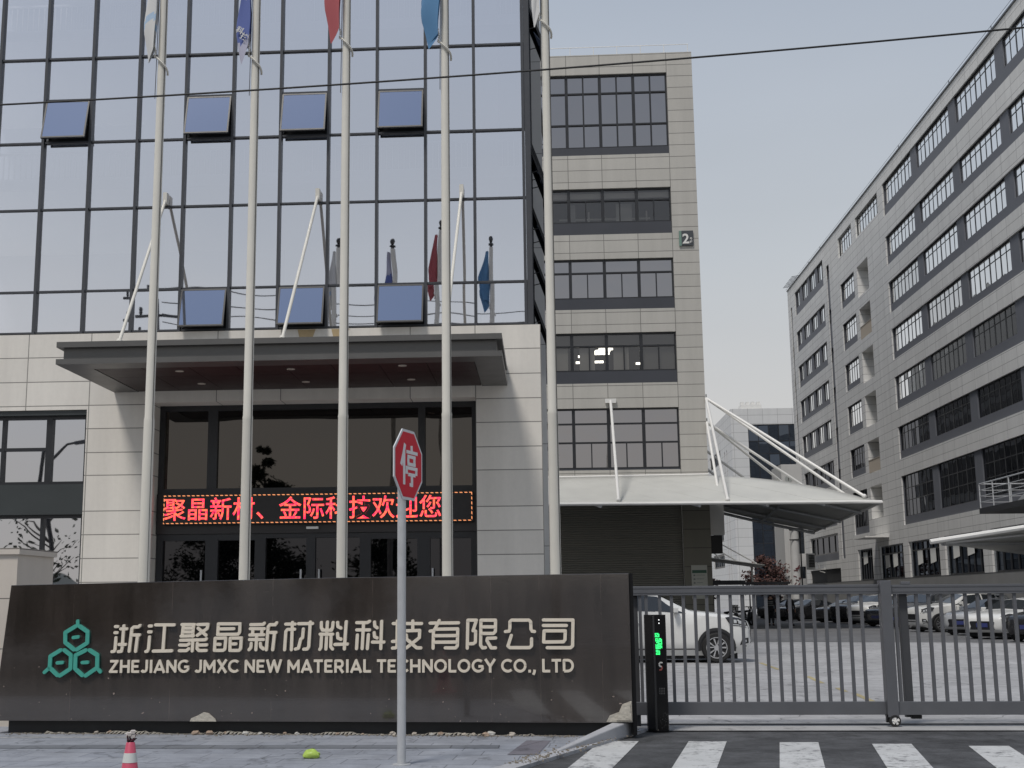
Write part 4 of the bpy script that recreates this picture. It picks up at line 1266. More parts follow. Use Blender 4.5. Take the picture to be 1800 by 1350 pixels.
# ------------------------------------------------------------------ flagpoles and flags
FX = [-5.90, -4.40, -2.96, -1.41, .157]
FN = ['white', 'blue and white lettered', 'red', 'sky blue', 'plain pale']
fp = None
for i, x in enumerate(FX):
    top = 12.3 if i == 2 else 11.7
    t = thing('flagpole', 'cream steel flagpole carrying the %s flag' % FN[i], 'flagpole', (x, 18.5, 0), 'flagpoles behind the sign wall')
    mb = MB()
    mb.lathe([(.092 if i == 0 else .085, 0), (.08 if i == 0 else .076, 4.2), (.079, 4.22), (.071, 4.26), (.062, top)], (x, 18.5, 0), 20)
    mb.build('shaft', POLEW, t, smooth=50)
    mb = MB()
    mb.lathe([(.001, top+.34), (.05, top+.31), (.075, top+.24), (.05, top+.16), (.03, top+.12), (.085, top+.1), (.085, top+.06), (.03, top+.04), (.06, top), (.001, top)], (x, 18.5, 0), 14)
    mb.build('finial', M('dark finial', (.05, .05, .05), .4, .5), t, smooth=50)
    mb = MB()
    mb.lathe([(.16, .0), (.16, .02), (.095, .03), (.095, .25), (.081, .26)], (x, 18.5, 0), 16)
    mb.build('base_collar', POLEW, t, smooth=40)
    mb = MB()
    mb.tube((x+.068, 18.45, .9), (x+.058, 18.46, top), .006, n=5)
    mb.tube((x-.075, 18.44, 9.3), (x-.06, 18.46, top), .006, n=5)
    mb.build('halyard', M('dark rope', (.05, .05, .05), .8), t)
def cloth(name, col, t=.25):
    m, tr, b = newmat(name)
    b.inputs['Base Color'].default_value = col+(1,)
    b.inputs['Roughness'].default_value = .8
    b.inputs['Sheen Weight'].default_value = .2
    return m
def flag(i, label, ztop, zbot, W, mats, zones, tipu, seed):
    x = FX[i]
    t = thing('flag', label, 'flag', (x, 18.5, ztop), 'flags hanging limp on the flagpoles')
    rn = random.Random(seed)
    ph = rn.uniform(0, 6)
    mb = MB()
    nu, nv = 36, 26
    vs, fs, ms = [], [], []
    for j in range(nv+1):
        v = j/nv
        for k in range(nu+1):
            u = k/nu
            g = .35+.65*min(1, v*1.6)
            if v > .72:
                g *= 1-.35*(v-.72)/.28
            zig = .5-.5*math.cos(2*math.pi*u*1.5)
            px = x-.085-W*g*(zig*.92+.06*math.sin(7*v+ph+u*9))
            py = 18.43+.07*(u-.5)*2+.035*math.sin(9*u+4*v+ph)
            drop = .80+.20*math.exp(-((u-tipu)/.2)**2)+.03*math.sin(11*u+ph)
            vs.append((px, py, ztop-(ztop-zbot)*v*min(1, drop)))
    for j in range(nv):
        for k in range(nu):
            fs.append((j*(nu+1)+k, j*(nu+1)+k+1, (j+1)*(nu+1)+k+1, (j+1)*(nu+1)+k))
            v = (j+.5)/nv+.12*math.sin(5*k/nu+ph)*.6
            ms.append(sum(1 for z in zones if v > z))
    mb.v, mb.f, mb.m = vs, fs, ms
    mb.build('cloth', mats, t, smooth=80)
    # ring of beads that slides on the pole
    mb = MB()
    z0 = zbot+.0
    for k in range(17):
        s = k/16
        a = -2.6+s*2.9
        mb.sphere((x+.095*math.cos(a)+(.0 if s > .1 else -.02), 18.5+.095*math.sin(a), z0+.17-.28*s), .019, 6, 5)
    for k in range(6):
        mb.sphere((x-.095+.01*math.sin(k), 18.42, z0+.18+.035*k), .017, 6, 5)
    mb.build('bead_ring', POLEW, t, smooth=True)
    return t
WHF = cloth('white cloth', (.58, .58, .57))
BLF = cloth('deep blue cloth', (.085, .12, .33))
LAV = cloth('pale lavender cloth', (.40, .40, .50))
REDF = cloth('faded red cloth', (.36, .075, .085))
SKF = cloth('sky blue cloth', (.075, .20, .37))
PBL = cloth('pale blue cloth', (.36, .48, .62))
f1 = flag(0, 'limp white flag with a pale blue mark on the leftmost pole', 11.6, 9.84, .2, [WHF, PBL, WHF], [.66, .74], .35, 1)
f2 = flag(1, 'limp blue flag with white Chinese characters and a pale lavender foot', 11.6, 9.80, .21, [LAV, BLF, LAV], [.42, .86], .3, 2)
for k, (ch, dx, z) in enumerate((('科', -.24, 10.30), ('技', -.17, 10.19))):
    text('flag_characters', ch, .12, WHF, f2, (FX[1]+dx, 18.325, z), Vector((.86, 0, -.5)), Vector((.5, 0, .86)), (0, -1, 0), .004, .003)
f3 = flag(2, 'limp red flag on the middle pole', 12.2, 10.05, .28, [REDF], [], .3, 3)
f4 = flag(3, 'limp sky blue flag on the fourth pole from the left', 11.6, 9.93, .30, [SKF], [], .35, 4)
f5 = flag(4, 'limp pale flag on the pole in front of the gap between the buildings', 11.6, 10.24, .14, [WHF], [], .3, 5)

# ------------------------------------------------------------------ gate
ga = thing('sliding_gate', 'grey steel sliding gate of vertical bars between two wide rails, on a small wheel', 'gate', (4.07, 15.7, 0))
def leaf(x0, x1, y, pk, post_mat, zt=1.655):
    m = MB().box(x0, x1, y-.04, y+.04, zt-.112, zt)
    m.box(x0, x1, y-.044, y-.040, zt-.085, zt-.08)
    m.box(x0, x1, y-.044, y-.040, zt-.03, zt-.025)
    m.build('top_rail', GATEM, ga, bevel=.004)
    MB().box(x0, x1, y-.04, y+.04, .135, .285).build('bottom_rail', GATEM, ga, bevel=.004)
    for x in pk:
        MB().box(x-.018, x+.018, y-.02, y+.02, .285, zt-.112).build('picket', GATEM, ga)
leaf(1.03, 4.0, 15.70, [1.145, 1.22]+[1.385+.1415*k for k in range(18)], GATEM)
leaf(4.13, 8.6, 15.66, [4.18]+[4.43+.1435*k for k in range(29)], GATEM, 1.648)
MB().box(4.0, 4.128, 15.585, 15.735, .11, 1.70).build('middle_post', GATEM, ga, bevel=.005)
MB().box(4.245, 4.34, 15.72, 15.80, .1, 1.64).build('back_post', GATED, ga)
MB().box(1.04, 1.12, 15.74, 15.82, .0, 1.55).build('end_post', GATED, ga)
MB().box(4.26, 4.37, 15.63, 15.70, 1.649, 1.685).build('stop_block', GATEM, ga, bevel=.006)
MB().box(4.28, 4.40, 15.63, 15.68, .09, .132).build('guide_shoe', BLACK, ga)
wh = MB()
def wheel_y(mb, c, r, w, n=24):
    c = Vector(c)
    m2 = MB().lathe([(r*.6, -w/2), (r*.93, -w/2), (r, -w*.3), (r, w*.3), (r*.93, w/2), (r*.6, w/2)], (0, 0, 0), n)
    mb.add([c+Vector((v[0], v[2], v[1])) for v in map(Vector, m2.v)], m2.f)
wheel_y(wh, (4.075, 15.60, .07), .068, .05)
cw_ = wh.build('caster_wheel', RUB, ga, smooth=40)
mb = MB()
for k in range(5):
    a = math.pi/2+2*math.pi*k/5
    mb.prism([(0, 0), (.048*math.cos(a-.38), .048*math.sin(a-.38)), (.05*math.cos(a), .05*math.sin(a)), (.048*math.cos(a+.38), .048*math.sin(a+.38))], (4.075, 15.578-.001*k, .07), (1, 0, 0), (0, 0, 1), (0, .02, 0))
mb.tube((4.075, 15.568, .07), (4.075, 15.59, .07), .02, n=5)
mb.build('hub', WHITEP, cw_)
MB().box(4.03, 4.115, 15.605, 15.70, .10, .15).box(3.985, 4.025, 15.60, 15.66, .05, .14).build('wheel_bracket', BLACK, ga)

gc = thing('gate_controller', 'black gate control post with a green dot display in front of the gate bars', 'control post', (1.27, 15.2, 0))
m = MB()
m.prism([(1.16, 15.2), (1.235, 15.10), (1.385, 15.10), (1.395, 15.12), (1.395, 15.34), (1.16, 15.34)], (0, 0, .0), (1, 0, 0), (0, 1, 0), (0, 0, 1.32))
m.build('cabinet', M('gloss black cabinet', (.004, .004, .005), .2, spec=.3), gc, recalc=True)
MB().box(1.24, 1.262, 15.092, 15.0995, .02, 1.31).build('edge_trim', M('dark trim', (.03, .03, .032), .3), gc)
GREEN = M('green led', (.04, 1, .22), emit=1.3)
m = MB()
rg = random.Random(11)
for (x0, x1, z0, z1) in ((1.258, 1.318, 1.065, 1.12), (1.268, 1.352, .93, 1.055), (1.27, 1.318, .865, .925)):
    nx, nz = int((x1-x0)/.0095), int((z1-z0)/.0095)
    for i in range(nx):
        for j in range(nz):
            if rg.random() < .80:
                x, z = x0+i*.0095, z0+j*.0095
                m.box(x, x+.008, 15.094, 15.0995, z, z+.008)
m.build('green_display', GREEN, gc)
m = MB()
for z in (1.262, 1.224):
    m.tube((1.315, 15.09, z), (1.315, 15.0995, z), .006, n=8)
m.build('indicator_lamp', M('indicator lamp', (1, 1, 1), emit=1.2), gc)
m = MB()
strokes(m, [[(1.335, .775), (1.315, .777), (1.303, .762), (1.305, .74), (1.322, .73)]], .016, (0, 15.0995, 0), (1, 0, 0), (0, 0, 1), (0, -1, 0), .0, .004)
eb = m.build('emblem', M('white emblem', (.6, .6, .58), .5), gc)
m = MB()
strokes(m, [[(1.328, .733), (1.335, .715), (1.325, .695), (1.308, .692)]], .016, (0, 15.0995, 0), (1, 0, 0), (0, 0, 1), (0, -1, 0), .0, .004)
m.build('red_emblem', M('dull red emblem', (.30, .07, .06), .5), gc)
m = MB()
for i in range(4):
    for j in range(4):
        m.box(1.295+i*.017, 1.305+i*.017, 15.097, 15.0995, .42+j*.02, .43+j*.02)
for i in range(34):
    x, z = 1.29+rg.random()*.085, .03+rg.random()**1.6*.2
    m.box(x, x+.006, 15.097, 15.0995, z, z+.003)
m.build('speaker_grille', M('grey dots', (.10, .10, .10), .5), gc)

# ------------------------------------------------------------------ stop sign
ss = thing('stop_sign', 'red octagonal stop sign with a white character on a tall galvanised pole', 'stop sign', (-1.352, 12.02, 0))
MB().lathe([(.085, .012), (.085, .022), (.041, .024), (.041, 3.06), (.001, 3.06)], (-1.352, 12.02, 0), 20).build('pole', GALV, ss, smooth=40)
th = R_(72.5)
u_ = Vector((math.cos(th), math.sin(th), 0))
n_ = Vector((u_.y, -u_.x, 0))
c_ = Vector((-1.335, 12.02, 2.785))+n_*.052
def octo(r):
    return [(r*math.cos(R_(22.5+45*k)), r*math.sin(R_(22.5+45*k))) for k in range(8)]
mb = MB()
mb.prism(octo(.363), c_-n_*.012, u_, Z_, n_*.012)
pl8 = mb.build('plate', M('white sign rim', (.62, .63, .65), .4), ss, recalc=True)
mb = MB()
mb.prism(octo(.335), c_+n_*.0005, u_, Z_, n_*.002)
mb.build('red_face', M('sign red', (.62, .008, .03), .45, nz=(4, .05), spec=.2), ss, recalc=True)
mb = MB()
strokes(mb, [[(-.11, .13), (-.11, -.195)], [(-.09, .195), (-.125, .10), (-.18, -.015)], [(.062, .19), (.068, .135)], [(-.015, .095), (-.015, -.005)],
             [(.13, .095), (.13, -.005)], [(-.055, -.015), (-.055, -.09)], [(.175, -.015), (.175, -.09)], [(.07, -.10), (.07, -.205)]], .05, c_, u_, Z_, n_, .0026, .0034, flat=True)
strokes(mb, [[(-.06, .123), (.205, .123)], [(-.04, .08), (.155, .08)], [(-.04, .008), (.155, .008)], [(-.08, -.03), (.2, -.03)], [(-.02, -.092), (.15, -.092)], [(.015, -.188), (.07, -.192)]],
        .032, c_, u_, Z_, n_, .0026, .0068, flat=True)
mb.build('stop_character', M('sign white', (.74, .74, .74), .45), ss)
mb = MB()
for z in (2.62, 2.95):
    mb.tube((-1.352, 12.02, z-.02), (-1.352, 12.02, z+.02), .046, n=16)
    mb.obox(Vector((-1.352, 12.02, z))+n_*.035, u_*.06, n_*.012, Z_*.018)
mb.build('clamp', GALV, ss)

# ------------------------------------------------------------------ traffic cone and litter
tcn = thing('traffic_cone', 'worn red and white traffic cone with a twisted dark rag stuffed in its tip', 'traffic cone', (-2.5, 7.7, 0))
mb = MB()
mb.box(-2.68, -2.32, 7.52, 7.88, -.010, .025)
mb.lathe([(.128, .025), (.125, .045), (.083, .30), (.026, .675), (.022, .68), (.02, .66)], (-2.5, 7.7, 0), 28)
mb.build('body', M('faded cone red', (.52, .075, .13), .45, nz=(14, .1)), tcn, smooth=40)
for z0, z1 in ((.563, .618), (.36, .47)):
    rr_ = lambda z: .0835-(z-.30)*.1533+.0015 if z >= .3 else .0835+(.3-z)*.16+.0015
    MB().lathe([(rr_(z0), z0), (rr_(z1), z1)], (-2.5, 7.7, 0), 28).build('white_band', M('reflective white', (.62, .64, .62), .4, nz=(20, .06)), tcn, smooth=True)
mb = MB()
rg = random.Random(5)
for k in range(11):
    a = rg.uniform(0, 6.28)
    mb.path([(-2.5, 7.7, .665), (-2.5+.016*math.cos(a), 7.7+.016*math.sin(a), .69), (-2.5+rg.uniform(.012, .04)*math.cos(a+.4), 7.7+.03*math.sin(a+.4), rg.uniform(.69, .728))], [.008, .008, .003], 5)
mb.build('rag', [M('dark maroon rag', (.055, .015, .022), .9)], tcn)
mb = MB()
for k in range(5):
    a = rg.uniform(0, 6.28)
    mb.obox((-2.5+.015*math.cos(a), 7.7+.015*math.sin(a), .715+.006*k), (.011, .004, 0), (-.003, .006, .002), (.002, .001, .009))
mb.build('rag_lining', M('pale rag', (.5, .46, .44), .9), tcn)
mb = MB()
mb.sphere((0, 0, 0), .5, 14, 10)
rg = random.Random(9)
mb.v = [Vector((v.x*.165*(1+rg.uniform(-.14, .14)), v.y*.13*(1+rg.uniform(-.12, .12)), max(.002, .03+v.z*.10*(1+rg.uniform(-.3, .3))))) for v in map(Vector, mb.v)]
mb.v = [v+Vector((-2.285, 12.53, .012)) for v in mb.v]
tag(mb.build('plastic_bag', M('lime plastic', (.40, .55, .10), .35, nz=(18, .3)), smooth=50, off=(-2.285, 12.53, .012)), 'crumpled lime green plastic bag lying on the grey paving', 'plastic bag')

# ------------------------------------------------------------------ cables and poles of the street
CAB = M('cable black', (.012, .012, .012), .6)
def cable(name, label, pts, r, group=None):
    tag(MB().path(pts, r, 7).build(name, CAB, smooth=True, off=pts[0]), label, 'cable', group)
def sag(x):
    return 5.435+.0467*x+.0032*x*x
cable('overhead_cable', 'black cable crossing the whole picture in front of the buildings', [(x*.5-15, 9, sag(x*.5-15)) for x in range(61)], .0075)
for k, z in enumerate((12.3, 12.65, 13.15)):
    cable('power_line', 'power line above the pavement, mirrored in the glass front', [(-15+x, 7.3, z+.0035*((-15+x)**2)-.4) for x in range(31)], .02, 'power lines mirrored in the curtain wall')
for x in (-15.2, 15.2):
    up = thing('utility_pole', 'grey concrete utility pole beyond the %s end of the pavement' % ('left' if x < 0 else 'right'), 'utility pole', (x, 7.5, 0))
    MB().tube((x, 7.5, -.02), (x, 7.5, 13.6), .2, .13, n=14).build('shaft', M('pole concrete', (.14, .14, .14), .85, nz=(3, .1)), up, smooth=True)
    m = MB()
    for z in (12.1, 12.9):
        m.box(x-.9, x+.9, 7.30, 7.38, z, z+.1)
        m.lathe([(.001, .3), (.05, .28), (.07, .2), (.05, .15), (.07, .1), (.04, 0)], (x-.7, 7.34, z+.1), 8)
    m.build('cross_arm', ALU2, up)
sl_t = thing('street_lamp', 'dark street lamp with a bent arm standing beyond the left end of the pavement', 'street lamp', (-19.5, 6, 0))
MB().path([(-19.5, 6, -.02), (-19.5, 6, 6.6), (-19.4, 6, 7.3), (-18.9, 6, 7.7), (-18.4, 6, 7.75)], [.11, .08, .06, .05, .05], 8).build('post', ALU2, sl_t, smooth=True)
MB().obox((-18.1, 6, 7.76), (.45, 0, .04), (0, .14, 0), (0, 0, .06)).build('lamp_head', ALU, sl_t, bevel=.02)

sl_t = thing('street_lamp', 'plain tapering street lamp mirrored at the right end of the slate wall', 'street lamp', (-1.75, -3, 0))
MB().path([(-1.75, -3, -.02), (-1.75, -3, 6.5), (-1.75, -2.6, 7.2), (-1.75, -1.9, 7.4)], [.13, .08, .06, .05], 10).build('post', ALU2, sl_t, smooth=True)
MB().obox((-1.75, -1.5, 7.42), (.14, 0, 0), (0, .42, .03), (0, 0, .05)).build('lamp_head', ALU, sl_t, bevel=.02)

bw = thing('reflector_wall', 'unseen long low pale wall added across the street to brighten the slate reflection', 'wall', (0, -17.3, 0))  # added out of view so the slate mirrors something bright
MB().box(-60, 60, -17.5, -17.2, -.02, 2.3).build('reflector_face', M('pale reflector tone', (.62, .60, .57), .8, nz=(.6, .12)), bw)
MB().box(-60, 60, -17.56, -17.14, 2.3, 2.42).build('reflector_coping', CONC2, bw)

# ------------------------------------------------------------------ trees
def leafmat(name, col, var):
    m, t, b = newmat(name)
    oi = nd(t, 'NewGeometry')
    f = mth(t, 'MULTIPLY_ADD', oi.outputs['Random Per Island'], 2*var, 1-var)
    t.links.new(tint(t, col, f), b.inputs['Base Color'])
    b.inputs['Roughness'].default_value = .7
    return m
def tree(name, label, cat, x, y, h, r, mat, n, seed, shape='round', trunk=.5, ls=.16, group=None, tw=1.):
    rn = random.Random(seed)
    t = thing(name, label, cat, (x, y, 0), group)
    m = MB()
    tp = [(x, y, -.03), (x+.06*h*rn.uniform(-1, 1)*.3, y, h*.3), (x+.03*h*rn.uniform(-1, 1), y, h*trunk), (x, y, h*.9)]
    r0 = h*.022*tw
    m.path(tp, [r0, r0*.8, r0*.55, r0*.15], 8)
    cl = []
    for k in range(26):
        a = rn.uniform(0, 6.28)
        zz = rn.uniform(trunk*.7, .97)*h
        if shape == 'cone':
            rad = r*(1-(zz/h))*1.1+.12*r
        else:
            q = (zz/h-trunk*.7)/(1-trunk*.7)
            rad = r*math.sqrt(max(.04, 1-(2*q-1)**2))
        rr_ = rad*rn.uniform(.35, 1)
        e = Vector((x+rr_*math.cos(a), y+rr_*math.sin(a), zz))
        s = Vector((x, y, max(h*.2, zz-rr_*.7)))
        m.path([s, (s+e)/2+Vector((0, 0, .05*h*rn.random())), e], [r0*.35, r0*.22, r0*.08], 5)
        cl.append((e, rad*rn.uniform(.28, .5)))
    m.build('trunk', BRANCH, t, smooth=True)
    m = MB()
    for k in range(n):
        c, s = cl[rn.randrange(len(cl))]
        d = Vector((rn.gauss(0, .5), rn.gauss(0, .5), rn.gauss(0, .38)))*s
        p = c+d
        a = Vector((rn.gauss(0, 1), rn.gauss(0, 1), rn.gauss(0, .7))).normalized()
        b = a.orthogonal().normalized()
        w = ls*rn.uniform(.6, 1.3)
        m.add([p-a*w*.5, p+b*w*.28, p+a*w*.5, p-b*w*.28], [(0, 1, 2, 3)])
    m.build('crown', mat, t)
    return t
LEAF = leafmat('street leaves', (.045, .06, .032), .5)
REDL = leafmat('russet leaves', (.070, .030, .025), .5)
tree('red_tree', 'round russet leaved tree beside the far glass fronted block', 'tree', 20.7, 120, 5.3, 1.9, REDL, 2600, 2, trunk=.35, ls=.3)
tree('red_tree', 'dark russet shrub under the distant membrane canopy', 'tree', 14.9, 118, 3.7, 1.0, REDL, 900, 8, trunk=.3, ls=.28)
tree('street_tree', 'tall pointed dark street tree mirrored in the entrance glass', 'tree', -13.4, -5, 9.3, 2.3, LEAF, 9000, 3, 'cone', trunk=.25, ls=.22)
tree('street_tree', 'broad low street tree mirrored in the left entrance doors', 'tree', -15.5, -4, 5.0, 2.2, LEAF, 7000, 4, trunk=.3, ls=.2)
tree('street_tree', 'spreading street tree mirrored in the left part of the slate wall', 'tree', -13.0, .6, 4.6, 2.4, LEAF, 8000, 5, trunk=.18, ls=.17, tw=2.2)
tree('street_tree', 'sparse thin street tree mirrored in the lower left windows', 'tree', -20.2, 4.5, 5.8, 2.1, LEAF, 260, 6, trunk=.4, ls=.24)
tree('street_tree', 'small bushy street tree mirrored in the middle entrance doors', 'tree', -7.6, -5.5, 4.7, 1.7, LEAF, 6000, 7, trunk=.3, ls=.2)

# ------------------------------------------------------------------ cars
# stations from nose to tail: x, z bottom, shoulder z, shoulder half width, roof edge z, roof edge half width, top centre z
SUV = dict(L=4.5, W=1.90, st=[(2.25, .38, .80, .50, .84, .46, .86), (2.17, .30, .92, .72, .97, .62, 1.0), (1.95, .20, 1.0, .84, 1.06, .74, 1.09), (1.5, .17, 1.07, .90, 1.13, .80, 1.17),
      (.85, .17, 1.13, .92, 1.20, .80, 1.24), (.05, .17, 1.16, .92, 1.60, .64, 1.66), (-.6, .17, 1.18, .92, 1.66, .65, 1.73), (-1.35, .17, 1.20, .92, 1.64, .64, 1.71),
      (-1.9, .26, 1.20, .90, 1.58, .61, 1.64), (-2.15, .28, 1.18, .87, 1.24, .76, 1.28), (-2.25, .42, 1.05, .80, 1.08, .70, 1.10)],
      ax=(1.40, -1.30), r=.355, ws=(.85, .05), rs=(-1.9, -2.15), sw=[(.72, -.08, 3.12, 3.9), (-.02, -.62, 3.1, 3.9), (-.68, -1.32, 3.1, 3.9), (-1.38, -1.86, 3.15, 3.8)])
SED = dict(L=4.7, W=1.88, st=[(2.35, .38, .66, .52, .70, .46, .72), (2.27, .26, .76, .74, .80, .62, .83), (2.0, .22, .84, .84, .89, .74, .92), (1.5, .20, .90, .89, .96, .78, .99),
      (.95, .20, .95, .90, 1.01, .78, 1.05), (.10, .20, .97, .91, 1.36, .60, 1.42), (-.5, .20, .98, .91, 1.40, .61, 1.47), (-1.1, .20, .99, .91, 1.35, .59, 1.42),
      (-1.75, .22, 1.0, .89, 1.06, .74, 1.10), (-2.25, .28, .97, .82, 1.02, .68, 1.05), (-2.35, .40, .88, .74, .92, .60, .94)],
      ax=(1.42, -1.36), r=.325, ws=(.95, .10), rs=(-1.1, -1.75), sw=[(.80, -.02, 3.14, 3.9), (.04, -.5, 3.1, 3.9), (-.56, -1.05, 3.1, 3.9), (-1.1, -1.5, 3.15, 3.7)])
CG = M('car glass', (.02, .024, .028), .04, spec=.9)
CDK = M('car black trim', (.014, .014, .015), .5)
RIM = M('alloy rim', (.62, .62, .63), .25, .8)
HLG = M('headlight glass', (.5, .52, .54), .08, .3)
HLD = M('headlight surround', (.02, .02, .022), .12)
PLATEB = M('blue plate', (.035, .045, .16), .4)
def paint(name, col):
    return M(name, col, .25, 0, nz=(3, .03), coat=.6)
def car(label, kind, pt, fx, fy, deg, plate=True, cladding=False, group='cars parked in the yard'):
    K = kind
    a = R_(deg)
    hx, hy = math.cos(a), math.sin(a)
    o = Vector((fx-hx*K['L']/2, fy-hy*K['L']/2, -.003))
    t = thing('parked_car', label, 'car', tuple(o), group)
    X, Y = Vector((hx, hy, 0)), Vector((-hy, hx, 0))
    T = lambda p: o+p[0]*X+p[1]*Y+p[2]*Z_
    st = K['st']
    def ring(x):
        for s0, s1 in zip(st, st[1:]):
            if s0[0] >= x >= s1[0]:
                f = (s0[0]-x)/(s0[0]-s1[0])
                s = [p*(1-f)+q*f for p, q in zip(s0, s1)]
                break
        else:
            s = st[0] if x > st[0][0] else st[-1]
        _, zb, zs, ws, zr, wr, zt = s
        zm = min(zs-.1, .62)
        return [(0, zb), (ws*.9, zb), (ws+.02, (zb+zm)/2), (ws+.025, zm), (ws, zs), (wr, zr), (0, zt)]
    def surf(x, s):                      # s: 0 floor centre .. 6 roof centre
        r = ring(x)
        i = min(5, int(s))
        f = s-i
        return Vector((x, r[i][0]*(1-f)+r[i+1][0]*f, r[i][1]*(1-f)+r[i+1][1]*f))
    def patch(mb, x0, x1, s0, s1, side, nx=5, ns=3, out=.008, x0t=None, x1t=None):
        def fn(u, v):
            xa, xb = (x0, x1)
            if x0t is not None:
                xa = x0*(1-v)+x0t*v
            if x1t is not None:
                xb = x1*(1-v)+x1t*v
            x, s = xa*(1-u)+xb*u, s0*(1-v)+s1*v
            p = surf(x, s)
            tx = surf(x-.02, s)-surf(x+.02, s)
            ts = surf(x, min(5.999, s+.02))-surf(x, max(0, s-.02))
            n = tx.cross(ts)
            n = n.normalized() if n.length > 1e-9 else Vector((0, 0, 1))
            if n.dot(p-Vector((p.x*.6, 0, .6))) < 0:
                n = -n
            p = p+n*out
            return T((p.x, p.y*side, p.z))
        mb.grid(fn, nx, ns)
    xs = []
    for s0, s1 in zip(st, st[1:]):
        n = max(1, int((s0[0]-s1[0])/.22))
        xs += [s0[0]-(s0[0]-s1[0])*k/n for k in range(n)]
    xs.append(st[-1][0])
    S = [0, 1, 1.5, 2, 2.5, 3, 3.5, 4, 4.33, 4.67, 5, 5.33, 5.67, 6]
    mb = MB()
    ringpts = []
    for x in xs:
        row = [surf(x, s) for s in S]
        full = [T((p.x, p.y, p.z)) for p in row]+[T((p.x, -p.y, p.z)) for p in row[-2:0:-1]]
        ringpts.append(full)
    n = len(ringpts[0])
    vs = [p for r in ringpts for p in r]
    fs = [(i*n+k, i*n+(k+1) % n, (i+1)*n+(k+1) % n, (i+1)*n+k) for i in range(len(xs)-1) for k in range(n)]
    fs += [tuple(range(n)), tuple(range((len(xs)-1)*n+n-1, (len(xs)-1)*n-1, -1))]
    mb.add(vs, fs)
    mb.build('body', pt, t, smooth=50, recalc=True)
    # glass
    mb = MB()
    ofs = .012
    for sd in (1, -1):
        patch(mb, K['ws'][0]-.05, K['ws'][1]+.05, 5.04, 6, sd, 5, 4, ofs)
    mb.build('windscreen', CG, t, smooth=True)
    mb = MB()
    for sd in (1, -1):
        patch(mb, K['rs'][0]-.03, K['rs'][1]+.03, 5.05, 6, sd, 4, 4, ofs)
    mb.build('rear_window', CG, t, smooth=True)
    for sd in (1, -1):
        for k, (x0, x1, s0, s1) in enumerate(K['sw']):
            mb = MB()
            if k == 0:
                patch(mb, x0, x1, s0+1, s1+1, sd, 4, 3, ofs, x0t=x1+.12, x1t=x1)
            elif k == 3:
                patch(mb, x0, x1, s0+1, s1+1, sd, 4, 3, ofs, x1t=x0-.18)
            else:
                patch(mb, x0, x1, s0+1, s1+1, sd, 4, 3, ofs)
            mb.build('side_window', CG, t, smooth=True)
    # lower trim, door gaps, handles
    mb = MB()
    for sd in (1, -1):
        patch(mb, st[1][0]-.05, st[-2][0], .9, 1.35 if not cladding else 1.75, sd, 16, 1, .012)
        for x in (K['sw'][1][0]+.65, K['sw'][1][1]-.03, K['sw'][2][1]+.0):
            patch(mb, x+.008, x-.008, 1.9, 3.98, sd, 1, 4, .005)
    mb.build('trim', CDK, t, smooth=True)
    MB().obox(T((0, 0, .16)), X*(K['L']/2-.35), Y*(K['W']/2-.17), Z_*.07).build('underbody_block', DARK, t)  # dark box added to block the light below the car
    mb = MB()
    for sd in (1, -1):
        for x in (K['sw'][1][1]+.12, K['sw'][2][1]+.12):
            p = surf(x, 3.55)
            mb.obox(T((x, (p.y+.02)*sd, p.z)), X*.09, Y*.014, Z_*.014)
    mb.build('door_handle', RIM, t)
    # wheels
    wy = K['W']/2
    for ax in K['ax']:
        for sd in (1, -1):
            mb = MB()
            r = K['r']
            prof = [(r*.62, .115), (r*.9, .118), (r*.985, .09), (r, .05), (r, -.09), (r*.6, -.1)]
            m2 = MB().lathe(prof, (0, 0, 0), 28)
            mb.add([T((ax+v[0], (wy-.075+v[2])*sd, r+v[1])) for v in m2.v], m2.f)
            w = mb.build('wheel', RUB, t, smooth=40)
            mb = MB()
            m2 = MB().lathe([(r*.60, .09), (r*.655, .118), (r*.70, .119), (r*.70, .1)], (0, 0, 0), 28)
            mb.add([T((ax+v[0], (wy-.075+v[2])*sd, r+v[1])) for v in m2.v], m2.f)
            for k in range(10):
                th0 = 2*math.pi*(k//2)/5+(.17 if k % 2 else -.17)+.3
                th1 = th0+(.12 if k % 2 else -.12)
                p0 = (.055*math.cos(th0), .055*math.sin(th0))
                p1 = (r*.665*math.cos(th1), r*.665*math.sin(th1))
                q = Vector((p1[0]-p0[0], p1[1]-p0[1], 0)).normalized()
                e = Vector((-q.y, q.x, 0))
                pts = [(p0[0]+e.x*.010, p0[1]+e.y*.010), (p0[0]-e.x*.010, p0[1]-e.y*.010), (p1[0]-e.x*.021, p1[1]-e.y*.021), (p1[0]+e.x*.021, p1[1]+e.y*.021)]
                mb.prism(pts, T((ax, (wy+.028)*sd, r)), X, Z_, Y*(.012*sd))
            mb.tube(T((ax, (wy+.02)*sd, r)), T((ax, (wy+.045)*sd, r)), .065, n=12)
            mb.build('rim', RIM, w, smooth=40)
            mb = MB()
            mb.tube(T((ax, (wy+.0)*sd, r)), T((ax, (wy+.022)*sd, r)), r*.68, n=24)
            mb.build('rim_well', DARK, w)
            mb = MB()                     # wheel arch
            R0, R1 = r+.035, r+(.10 if cladding else .06)
            ang = [R_(-12+204*k/20) for k in range(21)]
            va = []
            for rad, dy in ((0, .004), (R0, .005), (R0, .030), (R1, .024), (R1, -.06)):
                va += [T((ax+rad*math.cos(g), (wy+dy)*sd, r+.01+rad*math.sin(g))) for g in ang]
            fa = [(i*21+k, i*21+k+1, (i+1)*21+k+1, (i+1)*21+k) for i in range(4) for k in range(20)]
            mb.add(va, fa)
            mb.build('wheel_arch', CDK if cladding else HLD, t, smooth=40)
